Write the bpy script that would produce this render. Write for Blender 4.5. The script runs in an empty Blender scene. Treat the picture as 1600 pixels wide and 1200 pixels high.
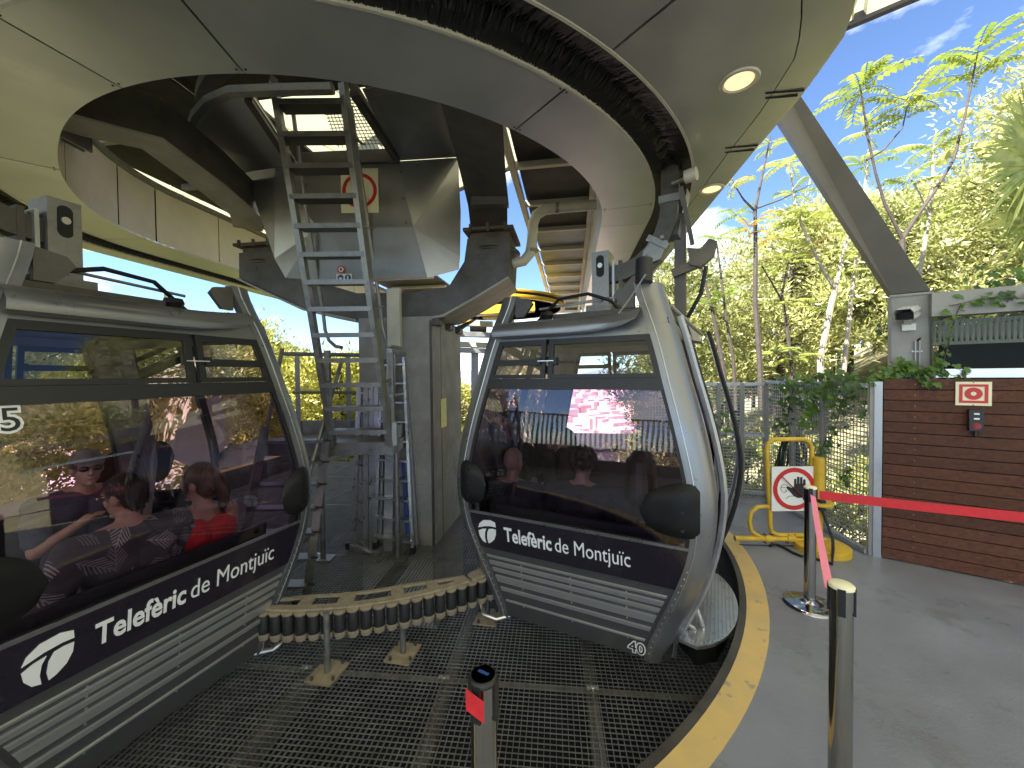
import bpy, bmesh, math, random
from mathutils import noise as mnoise
from mathutils import Vector, Matrix, Euler
random.seed(7)
S = bpy.context.scene
COL = S.collection
R = math.radians

# ------------------------------------------------------------------ camera, sky, sun
PITCH, ROLL, EYE = -.022, .01, 1.7
cam_d = bpy.data.cameras.new('camera'); cam = bpy.data.objects.new('camera', cam_d); COL.objects.link(cam)
cam_d.sensor_width = 36; cam_d.lens = 613.5 / 1600 * 36; cam_d.clip_start = .05; cam_d.clip_end = 6000
cam.matrix_world = Matrix.Translation((0, 0, EYE)) @ Matrix.Rotation(math.pi/2 + PITCH, 4, 'X') @ Matrix.Rotation(-ROLL, 4, 'Z')
S.camera = cam
SUN_DIR = Vector((-.62, -.42, .86)).normalized()          # towards the sun
S.view_settings.view_transform = 'Standard'; S.view_settings.look = 'None'
S.view_settings.exposure = 2.05; S.view_settings.gamma = 1; S.view_settings.use_curve_mapping = False
w = bpy.data.worlds.new('World'); S.world = w; w.use_nodes = True
nt = w.node_tree; nt.nodes.clear()
def wn(t, **k):
    nd = nt.nodes.new(t)
    for a_, b_ in k.items(): setattr(nd, a_, b_)
    return nd
out = wn('ShaderNodeOutputWorld'); bg = wn('ShaderNodeBackground'); sky = wn('ShaderNodeTexSky')
sky.sky_type = 'NISHITA'; sky.sun_disc = False
sky.sun_elevation = math.asin(SUN_DIR.z); sky.sun_rotation = math.atan2(SUN_DIR.x, SUN_DIR.y)
sky.air_density = .6; sky.dust_density = .08; sky.ozone_density = 4.5
tc = wn('ShaderNodeTexCoord'); mp = wn('ShaderNodeMapping'); mp.inputs['Scale'].default_value = (1.0, 1.0, 2.1)
mp.inputs['Location'].default_value = (-2.83, 2.015, -.134)
n1 = wn('ShaderNodeTexNoise'); n1.inputs['Scale'].default_value = 2.3; n1.inputs['Detail'].default_value = 9; n1.inputs['Roughness'].default_value = .55
cr = wn('ShaderNodeValToRGB'); cr.color_ramp.elements[0].position = .52; cr.color_ramp.elements[1].position = .65
mx = wn('ShaderNodeMixRGB'); mx.inputs[2].default_value = (6.6, 6.7, 6.9, 1)
L = nt.links.new
L(tc.outputs['Generated'], mp.inputs['Vector']); L(mp.outputs[0], n1.inputs['Vector']); L(n1.outputs[0], cr.inputs[0])
L(cr.outputs[0], mx.inputs[0]); L(sky.outputs[0], mx.inputs[1]); L(mx.outputs[0], bg.inputs[0]); bg.inputs[1].default_value = .102
L(bg.outputs[0], out.inputs[0])
sd = bpy.data.lights.new('sun', 'SUN'); sd.energy = 5.0; sd.angle = R(.5); sd.color = (1, .95, .86)
so = bpy.data.objects.new('sun', sd); COL.objects.link(so); so.rotation_euler = SUN_DIR.to_track_quat('Z', 'Y').to_euler()
S.cycles.max_bounces = 10; S.cycles.transparent_max_bounces = 14; S.cycles.diffuse_bounces = 5; S.cycles.glossy_bounces = 4
S.cycles.use_denoising = True; S.cycles.sample_clamp_indirect = 6

# ------------------------------------------------------------------ survey helpers: a ray through a measured picture point, met with a real plane
CX, CY, ANG = -1.513, 4.73, .149
AX = (math.sin(ANG), math.cos(ANG)); NX = (math.cos(ANG), -math.sin(ANG))
def ray(px, py):
    x = (px-800)/613.5; y = -(py-600)/613.5
    c_, s_ = math.cos(ROLL), math.sin(ROLL)
    X = c_*x + s_*y; Y = -s_*x + c_*y
    return Vector((X, math.cos(PITCH)-math.sin(PITCH)*Y, math.sin(PITCH)+math.cos(PITCH)*Y))
def bz(px, py, z):
    d = ray(px, py); return Vector((0, 0, EYE)) + d*((z-EYE)/d.z)
def by(px, py, y):
    d = ray(px, py); return Vector((0, 0, EYE)) + d*(y/d.y)
def W(nv, av, z=0.): return Vector((CX + nv*NX[0] + av*AX[0], CY + nv*NX[1] + av*AX[1], z))

# ------------------------------------------------------------------ materials
MATS = {}
def nodes(m):
    m.use_nodes = True; t = m.node_tree; return t, t.nodes, t.links.new
def mat(name, col, rough=.5, metal=0., var=.12, scale=6., bump=0., bscale=40., detail=5, spec=.5, coat=0., rvar=0., stretch=(1, 1, 1), var2=None, ovar=0., wear=None, wscale=3., wpos=.62):
    """principled surface with mottled colour (var), roughness variation and fine relief"""
    m = bpy.data.materials.new(name); t, N, L = nodes(m); b = N['Principled BSDF']
    b.inputs['Roughness'].default_value = rough; b.inputs['Metallic'].default_value = metal
    b.inputs['Specular IOR Level'].default_value = spec; b.inputs['Coat Weight'].default_value = coat
    co = N.new('ShaderNodeTexCoord'); mp = N.new('ShaderNodeMapping'); mp.inputs['Scale'].default_value = stretch
    L(co.outputs['Object'], mp.inputs['Vector'])
    nz = N.new('ShaderNodeTexNoise'); nz.inputs['Scale'].default_value = scale; nz.inputs['Detail'].default_value = detail
    nz.inputs['Roughness'].default_value = .62; L(mp.outputs[0], nz.inputs['Vector'])
    rp = N.new('ShaderNodeValToRGB'); rp.color_ramp.elements[0].position = .3; rp.color_ramp.elements[1].position = .7
    lo = var2 if var2 else tuple(c*(1-var) for c in col); hi = tuple(min(1, c*(1+var)) for c in col)
    rp.color_ramp.elements[0].color = (*lo, 1); rp.color_ramp.elements[1].color = (*hi, 1)
    L(nz.outputs[0], rp.inputs[0]); csock = rp.outputs[0]
    if wear:
        n3 = N.new('ShaderNodeTexNoise'); n3.inputs['Scale'].default_value = wscale; n3.inputs['Detail'].default_value = 12; n3.inputs['Roughness'].default_value = .72; L(mp.outputs[0], n3.inputs['Vector'])
        r3 = N.new('ShaderNodeValToRGB'); r3.color_ramp.elements[0].position = wpos; r3.color_ramp.elements[1].position = wpos+.05; L(n3.outputs[0], r3.inputs[0])
        m3 = N.new('ShaderNodeMixRGB'); m3.inputs[2].default_value = (*wear, 1); L(r3.outputs[0], m3.inputs[0]); L(csock, m3.inputs[1]); csock = m3.outputs[0]
    if ovar:
        oi = N.new('ShaderNodeObjectInfo'); mr0 = N.new('ShaderNodeMapRange'); mr0.inputs[3].default_value = 1-ovar; mr0.inputs[4].default_value = 1+ovar; L(oi.outputs['Random'], mr0.inputs[0])
        m4 = N.new('ShaderNodeVectorMath'); m4.operation = 'SCALE'; L(csock, m4.inputs[0]); L(mr0.outputs[0], m4.inputs['Scale']); csock = m4.outputs[0]
    L(csock, b.inputs['Base Color'])
    if rvar:
        mr = N.new('ShaderNodeMapRange'); mr.inputs[3].default_value = max(.02, rough-rvar); mr.inputs[4].default_value = min(1, rough+rvar)
        mr.inputs[1].default_value = .3; mr.inputs[2].default_value = .7
        L(nz.outputs[0], mr.inputs[0]); L(mr.outputs[0], b.inputs['Roughness'])
    if bump:
        n2 = N.new('ShaderNodeTexNoise'); n2.inputs['Scale'].default_value = bscale; n2.inputs['Detail'].default_value = 6; L(mp.outputs[0], n2.inputs['Vector'])
        bp = N.new('ShaderNodeBump'); bp.inputs['Strength'].default_value = bump; bp.inputs['Distance'].default_value = .01
        L(n2.outputs[0], bp.inputs['Height']); L(bp.outputs[0], b.inputs['Normal'])
    MATS[name] = m; return m
def glass(name, tint, refl=1.0, ior=1.5):
    m = bpy.data.materials.new(name); t, N, L = nodes(m); N.remove(N['Principled BSDF'])
    tr = N.new('ShaderNodeBsdfTransparent'); tr.inputs[0].default_value = (*tint, 1)
    gl = N.new('ShaderNodeBsdfGlossy'); gl.inputs['Roughness'].default_value = .015; gl.inputs[0].default_value = (refl, refl, refl, 1)
    fr = N.new('ShaderNodeFresnel'); fr.inputs[0].default_value = ior
    co = N.new('ShaderNodeTexCoord'); nz = N.new('ShaderNodeTexNoise'); nz.inputs['Scale'].default_value = 2.2
    bp = N.new('ShaderNodeBump'); bp.inputs['Strength'].default_value = .02; bp.inputs['Distance'].default_value = .05
    L(co.outputs['Object'], nz.inputs['Vector']); L(nz.outputs[0], bp.inputs['Height']); L(bp.outputs[0], gl.inputs['Normal'])
    ms = N.new('ShaderNodeMixShader'); L(fr.outputs[0], ms.inputs[0]); L(tr.outputs[0], ms.inputs[1]); L(gl.outputs[0], ms.inputs[2])
    L(ms.outputs[0], N['Material Output'].inputs[0]); MATS[name] = m; return m
def emis(name, col, st):
    m = bpy.data.materials.new(name); t, N, L = nodes(m); b = N['Principled BSDF']
    b.inputs['Base Color'].default_value = (*col, 1); b.inputs['Emission Color'].default_value = (*col, 1); b.inputs['Emission Strength'].default_value = st
    MATS[name] = m; return m
def leafmat(name, c1, c2, trans=.45, scale=3., c3=None):
    m = bpy.data.materials.new(name); t, N, L = nodes(m); N.remove(N['Principled BSDF'])
    co = N.new('ShaderNodeTexCoord'); nz = N.new('ShaderNodeTexNoise'); nz.inputs['Scale'].default_value = scale; nz.inputs['Detail'].default_value = 4
    oi = N.new('ShaderNodeObjectInfo'); ad = N.new('ShaderNodeMath'); ad.operation = 'MULTIPLY_ADD'; ad.inputs[1].default_value = .22
    L(co.outputs['Object'], nz.inputs['Vector']); L(oi.outputs['Random'], ad.inputs[0]); L(nz.outputs[0], ad.inputs[2])
    rp = N.new('ShaderNodeValToRGB'); rp.color_ramp.elements[0].position = .42; rp.color_ramp.elements[1].position = .74
    rp.color_ramp.elements[0].color = (*c1, 1); rp.color_ramp.elements[1].color = (*c2, 1)
    if c3:
        e = rp.color_ramp.elements.new(.86); e.color = (*c3, 1)
    L(ad.outputs[0], rp.inputs[0])
    d = N.new('ShaderNodeBsdfDiffuse'); tl = N.new('ShaderNodeBsdfTranslucent'); gl = N.new('ShaderNodeBsdfGlossy'); gl.inputs['Roughness'].default_value = .45
    L(rp.outputs[0], d.inputs[0]); L(rp.outputs[0], tl.inputs[0])
    m1 = N.new('ShaderNodeMixShader'); m1.inputs[0].default_value = trans; L(d.outputs[0], m1.inputs[1]); L(tl.outputs[0], m1.inputs[2])
    m2 = N.new('ShaderNodeMixShader'); m2.inputs[0].default_value = .06; L(m1.outputs[0], m2.inputs[1]); L(gl.outputs[0], m2.inputs[2])
    L(m2.outputs[0], N['Material Output'].inputs[0]); MATS[name] = m; return m

mat('soffit', (.62, .63, .61), .36, .82, .07, 2.5, bump=.015, bscale=5, rvar=.05, ovar=.06)
mat('soffit_trim', (.62, .60, .52), .45, .2, .1)
mat('fascia', (.70, .65, .50), .5, .1, .10, 2.5, rvar=.1, ovar=.05)
mat('brush', (.012, .012, .012), .5, 0, .4, 30)
mat('dark_void', (.02, .02, .02), .9)
mat('steel_dark', (.10, .095, .085), .55, .55, .35, 5, bump=.15, bscale=60, rvar=.12)
mat('steel_galv', (.27, .27, .26), .48, .75, .22, 14, bump=.06, bscale=80, rvar=.12)
mat('steel_rust', (.12, .095, .08), .7, .35, .4, 4, bump=.2, bscale=50)
mat('yoke_paint', (.105, .10, .096), .55, .35, .30, 3, bump=.12, bscale=60, var2=(.07, .063, .058))
mat('yoke_pale', (.36, .34, .29), .6, .2, .22, 3, bump=.1)
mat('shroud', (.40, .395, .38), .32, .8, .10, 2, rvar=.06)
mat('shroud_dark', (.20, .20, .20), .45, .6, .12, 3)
mat('cream', (.58, .55, .45), .5, .1, .12, 3)
mat('deck_dark', (.05, .046, .04), .7, .1, .3, 5, bump=.1)
mat('deck_blue', (.22, .25, .30), .5, .3, .15, 3)
mat('concrete', (.31, .30, .285), .85, 0, .22, 3.5, bump=.3, bscale=55, detail=9)
mat('concrete_pale', (.205, .22, .265), .34, 0, .20, 1.3, bump=.18, bscale=70, detail=12, rvar=.14, spec=.5, wear=(.175, .185, .21), wscale=1.9, wpos=.57)
mat('yellow_line', (.64, .45, .15), .55, 0, .14, 4, bump=.12, bscale=120, detail=9, var2=(.56, .42, .20), wear=(.36, .31, .22), wscale=6., wpos=.59)
mat('alu', (.62, .63, .64), .32, .9, .10, 12, rvar=.08)
mat('alu_dull', (.42, .43, .45), .45, .75, .12, 9, rvar=.1)
mat('cab_paint', (.235, .24, .25), .36, .7, .10, 4, bump=.03, bscale=200, coat=.1, rvar=.12, wear=(.145, .145, .15), wscale=8, wpos=.62)
mat('cab_lower', (.145, .15, .16), .38, .7, .07, 8, bump=.03, bscale=200, coat=.2)
mat('cab_rib_lit', (.60, .61, .63), .34, .8, .05, 8)  # pale colour paints the light caught on the ribs' upper faces
mat('cab_band', (.018, .015, .024), .22, 0, .2, 12, coat=.4)
mat('rubber', (.014, .014, .015), .55, 0, .25, 20, bump=.05)
mat('bumper', (.010, .0105, .011), .5, 0, .3, 9, bump=.08, bscale=160, spec=.25)
mat('black_plastic', (.012, .012, .013), .45, 0, .2, 12)
mat('print_white', (.80, .82, .84), .5, 0, .03)
mat('print_black', (.01, .01, .012), .5)
mat('chrome', (.36, .35, .34), .12, 1, .04, 10, rvar=.04)
mat('red_belt', (.62, .02, .03), .6, 0, .12, 30, bump=.1, bscale=200)
mat('red_belt_lit', (.88, .26, .38), .6, 0, .08, 30)  # a red belt; the light shining through it is put into the pink
mat('wheel_yellow', (.80, .52, .05), .45, 0, .12, 3)
mat('paint_yellow', (.62, .40, .03), .42, 0, .18, 9, bump=.05)
mat('sign_white', (.80, .80, .78), .4, 0, .04)
mat('sign_cream', (.80, .78, .55), .45, 0, .04)
mat('sign_red', (.55, .02, .02), .4, 0, .06)
mat('sign_blue', (.02, .07, .30), .4)
mat('red_button', (.55, .05, .06), .3)
mat('paper_yellow', (.75, .78, .30), .6)
mat('timber', (.105, .039, .022), .55, 0, .38, 5, bump=.4, bscale=26, stretch=(1.2, 9, 9), spec=.3, ovar=.22, wear=(.035, .018, .013), wscale=2.2, wpos=.60)
mat('beam_grey', (.30, .295, .29), .55, .15, .12, 4, bump=.08)
mat('beam_brown', (.155, .145, .135), .55, .2, .14, 3, bump=.06, bscale=90)
mat('cctv', (.62, .62, .58), .4, .1, .06)
mat('lens_black', (.01, .01, .012), .12)
mat('roof_sheet', (.62, .61, .50), .6, 0, .1, 2)
mat('roof_edge', (.06, .06, .11), .5)
mat('grate', (.30, .31, .33), .45, .65, .25, 7, rvar=.12)
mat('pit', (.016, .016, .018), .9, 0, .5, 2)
mat('hose', (.012, .035, .03), .45, 0, .2)
mat('cable', (.012, .012, .013), .5)
mat('bark_dark', (.075, .06, .05), .9, 0, .3, 12, bump=.3)
mat('bark_pale', (.40, .34, .27), .9, 0, .25, 10, bump=.3)
mat('tan', (.29, .245, .175), .6, 0, .25, 18, bump=.1)
mat('seat', (.022, .022, .026), .55, 0, .2, 20)
mat('skin', (.38, .24, .17), .5, 0, .08, 20)
mat('skin_tan', (.22, .145, .105), .5, 0, .08, 20)
mat('hair_dark', (.022, .014, .010), .45, 0, .4, 60, stretch=(1, 1, .2), bump=.4, bscale=120)
mat('hair_brown', (.07, .035, .02), .45, 0, .4, 60, stretch=(1, 1, .2), bump=.4, bscale=120)
mat('cloth_black', (.018, .018, .02), .85, 0, .25, 12, bump=.25, bscale=30)
mat('cloth_navy', (.04, .05, .085), .85, 0, .25, 12, bump=.25, bscale=30)
mat('cloth_red', (.52, .015, .025), .8, 0, .18, 12, bump=.25, bscale=30)
mat('cloth_jean', (.06, .08, .13), .85, 0, .25, 20, bump=.2)
mat('cap', (.17, .16, .15), .8, 0, .3, 14)
mat('ground', (.25, .23, .13), .95, 0, .4, .6, bump=.3, bscale=8, detail=9)
mat('city_ground', (.50, .42, .38), .9, 0, .25, .02)
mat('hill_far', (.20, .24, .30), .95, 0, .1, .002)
mat('louvre', (.62, .62, .60), .5, .1, .06)
glass('cab_glass', (.80, .655, .765), .97, 1.66); glass('side_glass', (.66, .56, .66), .9, 1.18)
glass('cab_glass_top', (.72, .74, .76), .85, 1.45)
glass('window_glass', (.50, .53, .48), .8, 1.15)
emis('lamp_glow', (1.0, .68, .30), .42)
leafmat('pine_leaf', (.22, .24, .07), (.56, .56, .21), .4, .55, (.58, .54, .26))
leafmat('pine_leaf_yellow', (.20, .22, .045), (.52, .50, .10), .4, .6, (.64, .58, .16))
leafmat('ailanthus_leaf', (.20, .30, .04), (.46, .50, .10), .5, 1.1, (.55, .24, .10))
leafmat('ivy_leaf', (.045, .11, .018), (.17, .32, .04), .45, 2.6)
leafmat('palm_leaf', (.14, .20, .04), (.45, .46, .14), .35, 2.)
leafmat('bush_leaf', (.10, .14, .03), (.34, .38, .09), .4, 1.2)
# shirt with pale palm fronds on dark grey
def palm_shirt():
    """dark grey cloth printed with scattered pale palm fronds: a rib with slanting barbs in every cell, turned at random"""
    m = bpy.data.materials.new('cloth_fronds'); t, N, L = nodes(m); b = N['Principled BSDF']; b.inputs['Roughness'].default_value = .85
    def mth(op, a, b_=None, c=None):
        n = N.new('ShaderNodeMath'); n.operation = op
        for k, v in enumerate((a, b_, c)):
            if v is None: continue
            if isinstance(v, (int, float)): n.inputs[k].default_value = v
            else: L(v, n.inputs[k])
        return n.outputs[0]
    co = N.new('ShaderNodeTexCoord'); mp = N.new('ShaderNodeMapping'); mp.inputs['Scale'].default_value = (7, 3.2, 7); L(co.outputs['Object'], mp.inputs[0])
    v = N.new('ShaderNodeTexVoronoi'); v.inputs['Scale'].default_value = 1; v.inputs['Randomness'].default_value = .8; L(mp.outputs[0], v.inputs['Vector'])
    df = N.new('ShaderNodeVectorMath'); df.operation = 'SUBTRACT'; L(mp.outputs[0], df.inputs[0]); L(v.outputs['Position'], df.inputs[1])
    sp = N.new('ShaderNodeSeparateXYZ'); L(df.outputs[0], sp.inputs[0]); sc = N.new('ShaderNodeSeparateColor'); L(v.outputs['Color'], sc.inputs[0])
    th = mth('MULTIPLY', sc.outputs[0], 6.28); c_, s_ = mth('COSINE', th), mth('SINE', th)
    d = mth('ADD', mth('MULTIPLY', sp.outputs[0], c_), mth('MULTIPLY', sp.outputs[2], s_))
    e = mth('ABSOLUTE', mth('SUBTRACT', mth('MULTIPLY', sp.outputs[2], c_), mth('MULTIPLY', sp.outputs[0], s_)))
    wid = mth('MULTIPLY', mth('SUBTRACT', .62, mth('ABSOLUTE', d)), .55)
    inside_ = mth('LESS_THAN', e, wid); barbs = mth('GREATER_THAN', mth('SINE', mth('MULTIPLY', mth('SUBTRACT', d, mth('MULTIPLY', e, 1.3)), 44)), .1)
    rib = mth('LESS_THAN', e, .018); msk = mth('MULTIPLY', inside_, mth('MAXIMUM', barbs, rib))
    mx = N.new('ShaderNodeMixRGB'); mx.inputs[1].default_value = (.055, .058, .065, 1); mx.inputs[2].default_value = (.34, .35, .36, 1)
    L(mth('MULTIPLY', msk, mth('MULTIPLY_ADD', sc.outputs[1], .7, .3)), mx.inputs[0]); L(mx.outputs[0], b.inputs['Base Color'])
    nb = N.new('ShaderNodeTexNoise'); nb.inputs['Scale'].default_value = 14; bp = N.new('ShaderNodeBump'); bp.inputs['Strength'].default_value = .35; bp.inputs['Distance'].default_value = .03
    L(co.outputs['Object'], nb.inputs['Vector']); L(nb.outputs[0], bp.inputs['Height']); L(bp.outputs[0], b.inputs['Normal']); MATS['cloth_fronds'] = m
palm_shirt()

# ------------------------------------------------------------------ mesh builder
class MB:
    def __init__(s): s.v = []; s.f = []
    def add(s, vs, fs):
        o = len(s.v); s.v += [Vector(p) for p in vs]; s.f += [tuple(i+o for i in f) for f in fs]; return s
    def box(s, c, size, M=None):
        x, y, z = (d/2 for d in size); c = Vector(c)
        vs = [Vector(p) for p in ((-x,-y,-z),(x,-y,-z),(x,y,-z),(-x,y,-z),(-x,-y,z),(x,-y,z),(x,y,z),(-x,y,z))]
        if M is not None: vs = [M @ p for p in vs]
        return s.add([c+p for p in vs], [(0,3,2,1),(4,5,6,7),(0,1,5,4),(1,2,6,5),(2,3,7,6),(3,0,4,7)])
    def bar(s, p, q, w_, h_, up=(0, 0, 1)):
        p, q = Vector(p), Vector(q); d = (q-p); l = d.length; d.normalize(); up = Vector(up)
        if abs(d.dot(up)) > .98: up = Vector((0, 1, 0))
        x = d.cross(up).normalized(); z = x.cross(d)
        M = Matrix((x, d, z)).transposed()
        return s.box((p+q)/2, (w_, l, h_), M)
    def tube(s, pts, r, seg=8, caps=True):
        pts = [Vector(p) for p in pts]; k = len(pts); rs = r if isinstance(r, (list, tuple)) else [r]*k
        o = len(s.v); ref = None
        for i, p in enumerate(pts):
            d = (pts[min(i+1, k-1)] - pts[max(i-1, 0)]).normalized()
            if ref is None:
                ref = d.orthogonal().normalized()
            ref = (ref - d*ref.dot(d)).normalized(); b = d.cross(ref)
            for j in range(seg):
                t = 2*math.pi*j/seg; s.v.append(p + (ref*math.cos(t) + b*math.sin(t))*rs[i])
        for i in range(k-1):
            for j in range(seg):
                a0 = o+i*seg+j; a1 = o+i*seg+(j+1) % seg; s.f.append((a0, a1, a1+seg, a0+seg))
        if caps:
            s.f.append(tuple(o+j for j in reversed(range(seg)))); s.f.append(tuple(o+(k-1)*seg+j for j in range(seg)))
        return s
    def cyl(s, p, q, r, seg=16, r2=None): return s.tube([p, q], [r, r if r2 is None else r2], seg)
    def lathe(s, prof, c=(0, 0, 0), seg=32, M=None):
        c = Vector(c); o = len(s.v); k = len(prof)
        for (r, z) in prof:
            for j in range(seg):
                t = 2*math.pi*j/seg; p = Vector((r*math.cos(t), r*math.sin(t), z)); s.v.append(c + (M @ p if M is not None else p))
        for i in range(k-1):
            for j in range(seg):
                a0 = o+i*seg+j; a1 = o+i*seg+(j+1) % seg; s.f.append((a0, a1, a1+seg, a0+seg))
        if prof[0][0] > 0: s.f.append(tuple(o+j for j in reversed(range(seg))))
        if prof[-1][0] > 0: s.f.append(tuple(o+(k-1)*seg+j for j in range(seg)))
        return s
    def prism(s, poly, vec):
        """closed polygon (3-D points) extruded along vec"""
        poly = [Vector(p) for p in poly]; vec = Vector(vec); k = len(poly)
        vs = poly + [p+vec for p in poly]
        fs = [tuple(range(k)), tuple(range(2*k-1, k-1, -1))] + [(i, i+k, (i+1) % k+k, (i+1) % k) for i in range(k)]
        return s.add(vs, fs)
    def sheet(s, rows, thick=None):
        """grid of points; with thick (a vector per point or one) it gets a back side"""
        nr, nc = len(rows), len(rows[0]); o = len(s.v)
        for r in rows: s.v += [Vector(p) for p in r]
        for i in range(nr-1):
            for j in range(nc-1): s.f.append((o+i*nc+j, o+i*nc+j+1, o+(i+1)*nc+j+1, o+(i+1)*nc+j))
        if thick is not None:
            t = Vector(thick); o2 = len(s.v)
            for r in rows: s.v += [Vector(p)+t for p in r]
            for i in range(nr-1):
                for j in range(nc-1): s.f.append((o2+i*nc+j, o2+(i+1)*nc+j, o2+(i+1)*nc+j+1, o2+i*nc+j+1))
            ring = [i for i in range(nc)] + [i*nc+nc-1 for i in range(1, nr)] + [(nr-1)*nc+j for j in range(nc-2, -1, -1)] + [i*nc for i in range(nr-2, 0, -1)]
            for a0, a1 in zip(ring, ring[1:]+ring[:1]): s.f.append((o+a0, o2+a0, o2+a1, o+a1))
        return s
    def ellipsoid(s, c, r, M=None, seg=16, rings=10):
        c = Vector(c); o = len(s.v); top = o
        rings_ = []
        for i in range(1, rings):
            ph = math.pi*i/rings; row = []
            for j in range(seg):
                t = 2*math.pi*j/seg; p = Vector((r[0]*math.sin(ph)*math.cos(t), r[1]*math.sin(ph)*math.sin(t), r[2]*math.cos(ph)))
                s.v.append(c + (M @ p if M is not None else p))
        tp = Vector((0, 0, r[2])); bt = Vector((0, 0, -r[2]))
        s.v.append(c + (M @ tp if M is not None else tp)); s.v.append(c + (M @ bt if M is not None else bt)); T = len(s.v)-2; B = len(s.v)-1
        for j in range(seg): s.f.append((T, o+j, o+(j+1) % seg)); s.f.append((B, o+(rings-2)*seg+(j+1) % seg, o+(rings-2)*seg+j))
        for i in range(rings-2):
            for j in range(seg):
                a0 = o+i*seg+j; a1 = o+i*seg+(j+1) % seg; s.f.append((a0, a0+seg, a1+seg, a1))
        return s
    def tri(s, a_, b_, c_): return s.add([a_, b_, c_], [(0, 1, 2)])
    def mesh(s, name, origin=None, smooth=40, fix=True):
        me = bpy.data.meshes.new(name); o = Vector(origin) if origin is not None else Vector()
        me.from_pydata([tuple(p-o) for p in s.v], [], s.f)
        if fix or smooth:
            bm = bmesh.new(); bm.from_mesh(me)
            if fix: bmesh.ops.recalc_face_normals(bm, faces=bm.faces)
            if smooth:
                for f in bm.faces: f.smooth = True
                lim = R(smooth)
                for e in bm.edges:
                    e.smooth = len(e.link_faces) == 2 and e.calc_face_angle(4) < lim
            bm.to_mesh(me); bm.free()
        return me

def origin_of(o):
    v = Vector()
    while o is not None: v += o.location; o = o.parent
    return v
def put(name, mb, m, parent=None, local=False, label=None, kind=None, smooth=40, fix=True):
    """link a builder's shape as ONE object; world coordinates unless local=True"""
    if isinstance(mb, bpy.types.Mesh): me = mb
    else: me = mb.mesh(name, None if (local or parent is None) else origin_of(parent), smooth, fix)
    if m and not me.materials: me.materials.append(MATS[m] if isinstance(m, str) else m)
    o = bpy.data.objects.new(name, me); COL.objects.link(o)
    if parent is not None: o.parent = parent
    if label: o['label'] = label
    if kind: o['kind'] = kind
    return o
def thing(name, label, cat, loc=(0, 0, 0), rz=0, group=None):
    o = bpy.data.objects.new(name, None); COL.objects.link(o); o.location = loc; o.rotation_euler = (0, 0, rz); o.empty_display_size = .2
    o['label'] = label; o['category'] = cat
    if group: o['group'] = group
    return o
def tag(o, label, cat, group=None):
    o['label'] = label; o['category'] = cat
    if group: o['group'] = group
    return o
def struct(name, mb, m, **k):
    o = put(name, mb, m, **k); o['kind'] = 'structure'; return o
def children(o): return [c for c in bpy.data.objects if c.parent == o]
def copy_tree(o, parent=None, kids=None):
    c = o.copy(); COL.objects.link(c); c.parent = parent
    for ch in list(o.children): copy_tree(ch, c)
    return c
def text_mesh(txt, size, bold=0., shear=0., depth=.001):
    cu = bpy.data.curves.new('lettering', 'FONT'); cu.body = txt; cu.size = size; cu.offset = bold; cu.shear = shear; cu.extrude = depth; cu.resolution_u = 3
    o = bpy.data.objects.new('lettering', cu); COL.objects.link(o)
    dg = bpy.context.evaluated_depsgraph_get(); dg.update()
    me = bpy.data.meshes.new_from_object(o.evaluated_get(dg)); bpy.data.objects.remove(o); bpy.data.curves.remove(cu)
    return me
def lerp(tab, z):
    if z <= tab[0][0]: return tab[0][1]
    for (z0, v0), (z1, v1) in zip(tab, tab[1:]):
        if z <= z1:
            t = (z-z0)/(z1-z0); return v0 + (v1-v0)*t
    return tab[-1][1]
def smoothtab(tab, n=40):
    """resample a table with a Catmull-Rom curve"""
    zs = [t[0] for t in tab]; o = []
    for i in range(len(tab)-1):
        p0 = tab[max(i-1, 0)][1]; p1 = tab[i][1]; p2 = tab[i+1][1]; p3 = tab[min(i+2, len(tab)-1)][1]
        m_ = max(2, int(n*(zs[i+1]-zs[i])/(zs[-1]-zs[0])))
        for j in range(m_):
            t = j/m_
            o.append((zs[i]+(zs[i+1]-zs[i])*t, .5*((2*p1)+(-p0+p2)*t+(2*p0-5*p1+4*p2-p3)*t*t+(-p0+3*p1-3*p2+p3)*t**3)))
    o.append(tab[-1]); return o

# ------------------------------------------------------------------ station geometry
HC = 3.367                                             # height of the soffit ring
RP_, RYEL, RSO, RSI, RHO = 3.73, 3.867, 3.353, 3.042, 2.543
def sm(x): x = max(0, min(1, x)); return x*x*(3-2*x)
def rp(t, r, ext=.30):
    """(n, a) on the ring path: t<0 metres along the right straight, 0..180 degrees round the bend, then metres along the left straight"""
    if t < 0: return (r, -t)
    e = ext*sm((t-118)/62)
    if t <= 180: return ((r+e)*math.cos(R(t)), -(r+e)*math.sin(R(t)))
    return (-(r+ext), t-180)
def rw(t, r, z, ext=.30): return W(*rp(t, r, ext), z)
def ts(t0, t1, step=3.):
    o = [t0]; marks = [0, 180]
    t = t0
    while t < t1-1e-6:
        st = step if 0 <= t < 180 else .5
        nx = t+st
        for m_ in marks:
            if t < m_-1e-6 and nx > m_: nx = m_
        t = min(nx, t1); o.append(t)
    return o
OUTER = [(3.575, 30), (3.575, -1.2), (3.59, -1.8), (3.555, -2.24), (3.48, -2.44), (3.3, -2.78), (2.9, -3.25), (2.2, -3.72), (1.2, -4.02), (0, -4.12), (-1.2, -4.05), (-2.4, -3.95), (-9.5, -3.95), (-9.5, 5)]
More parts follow.
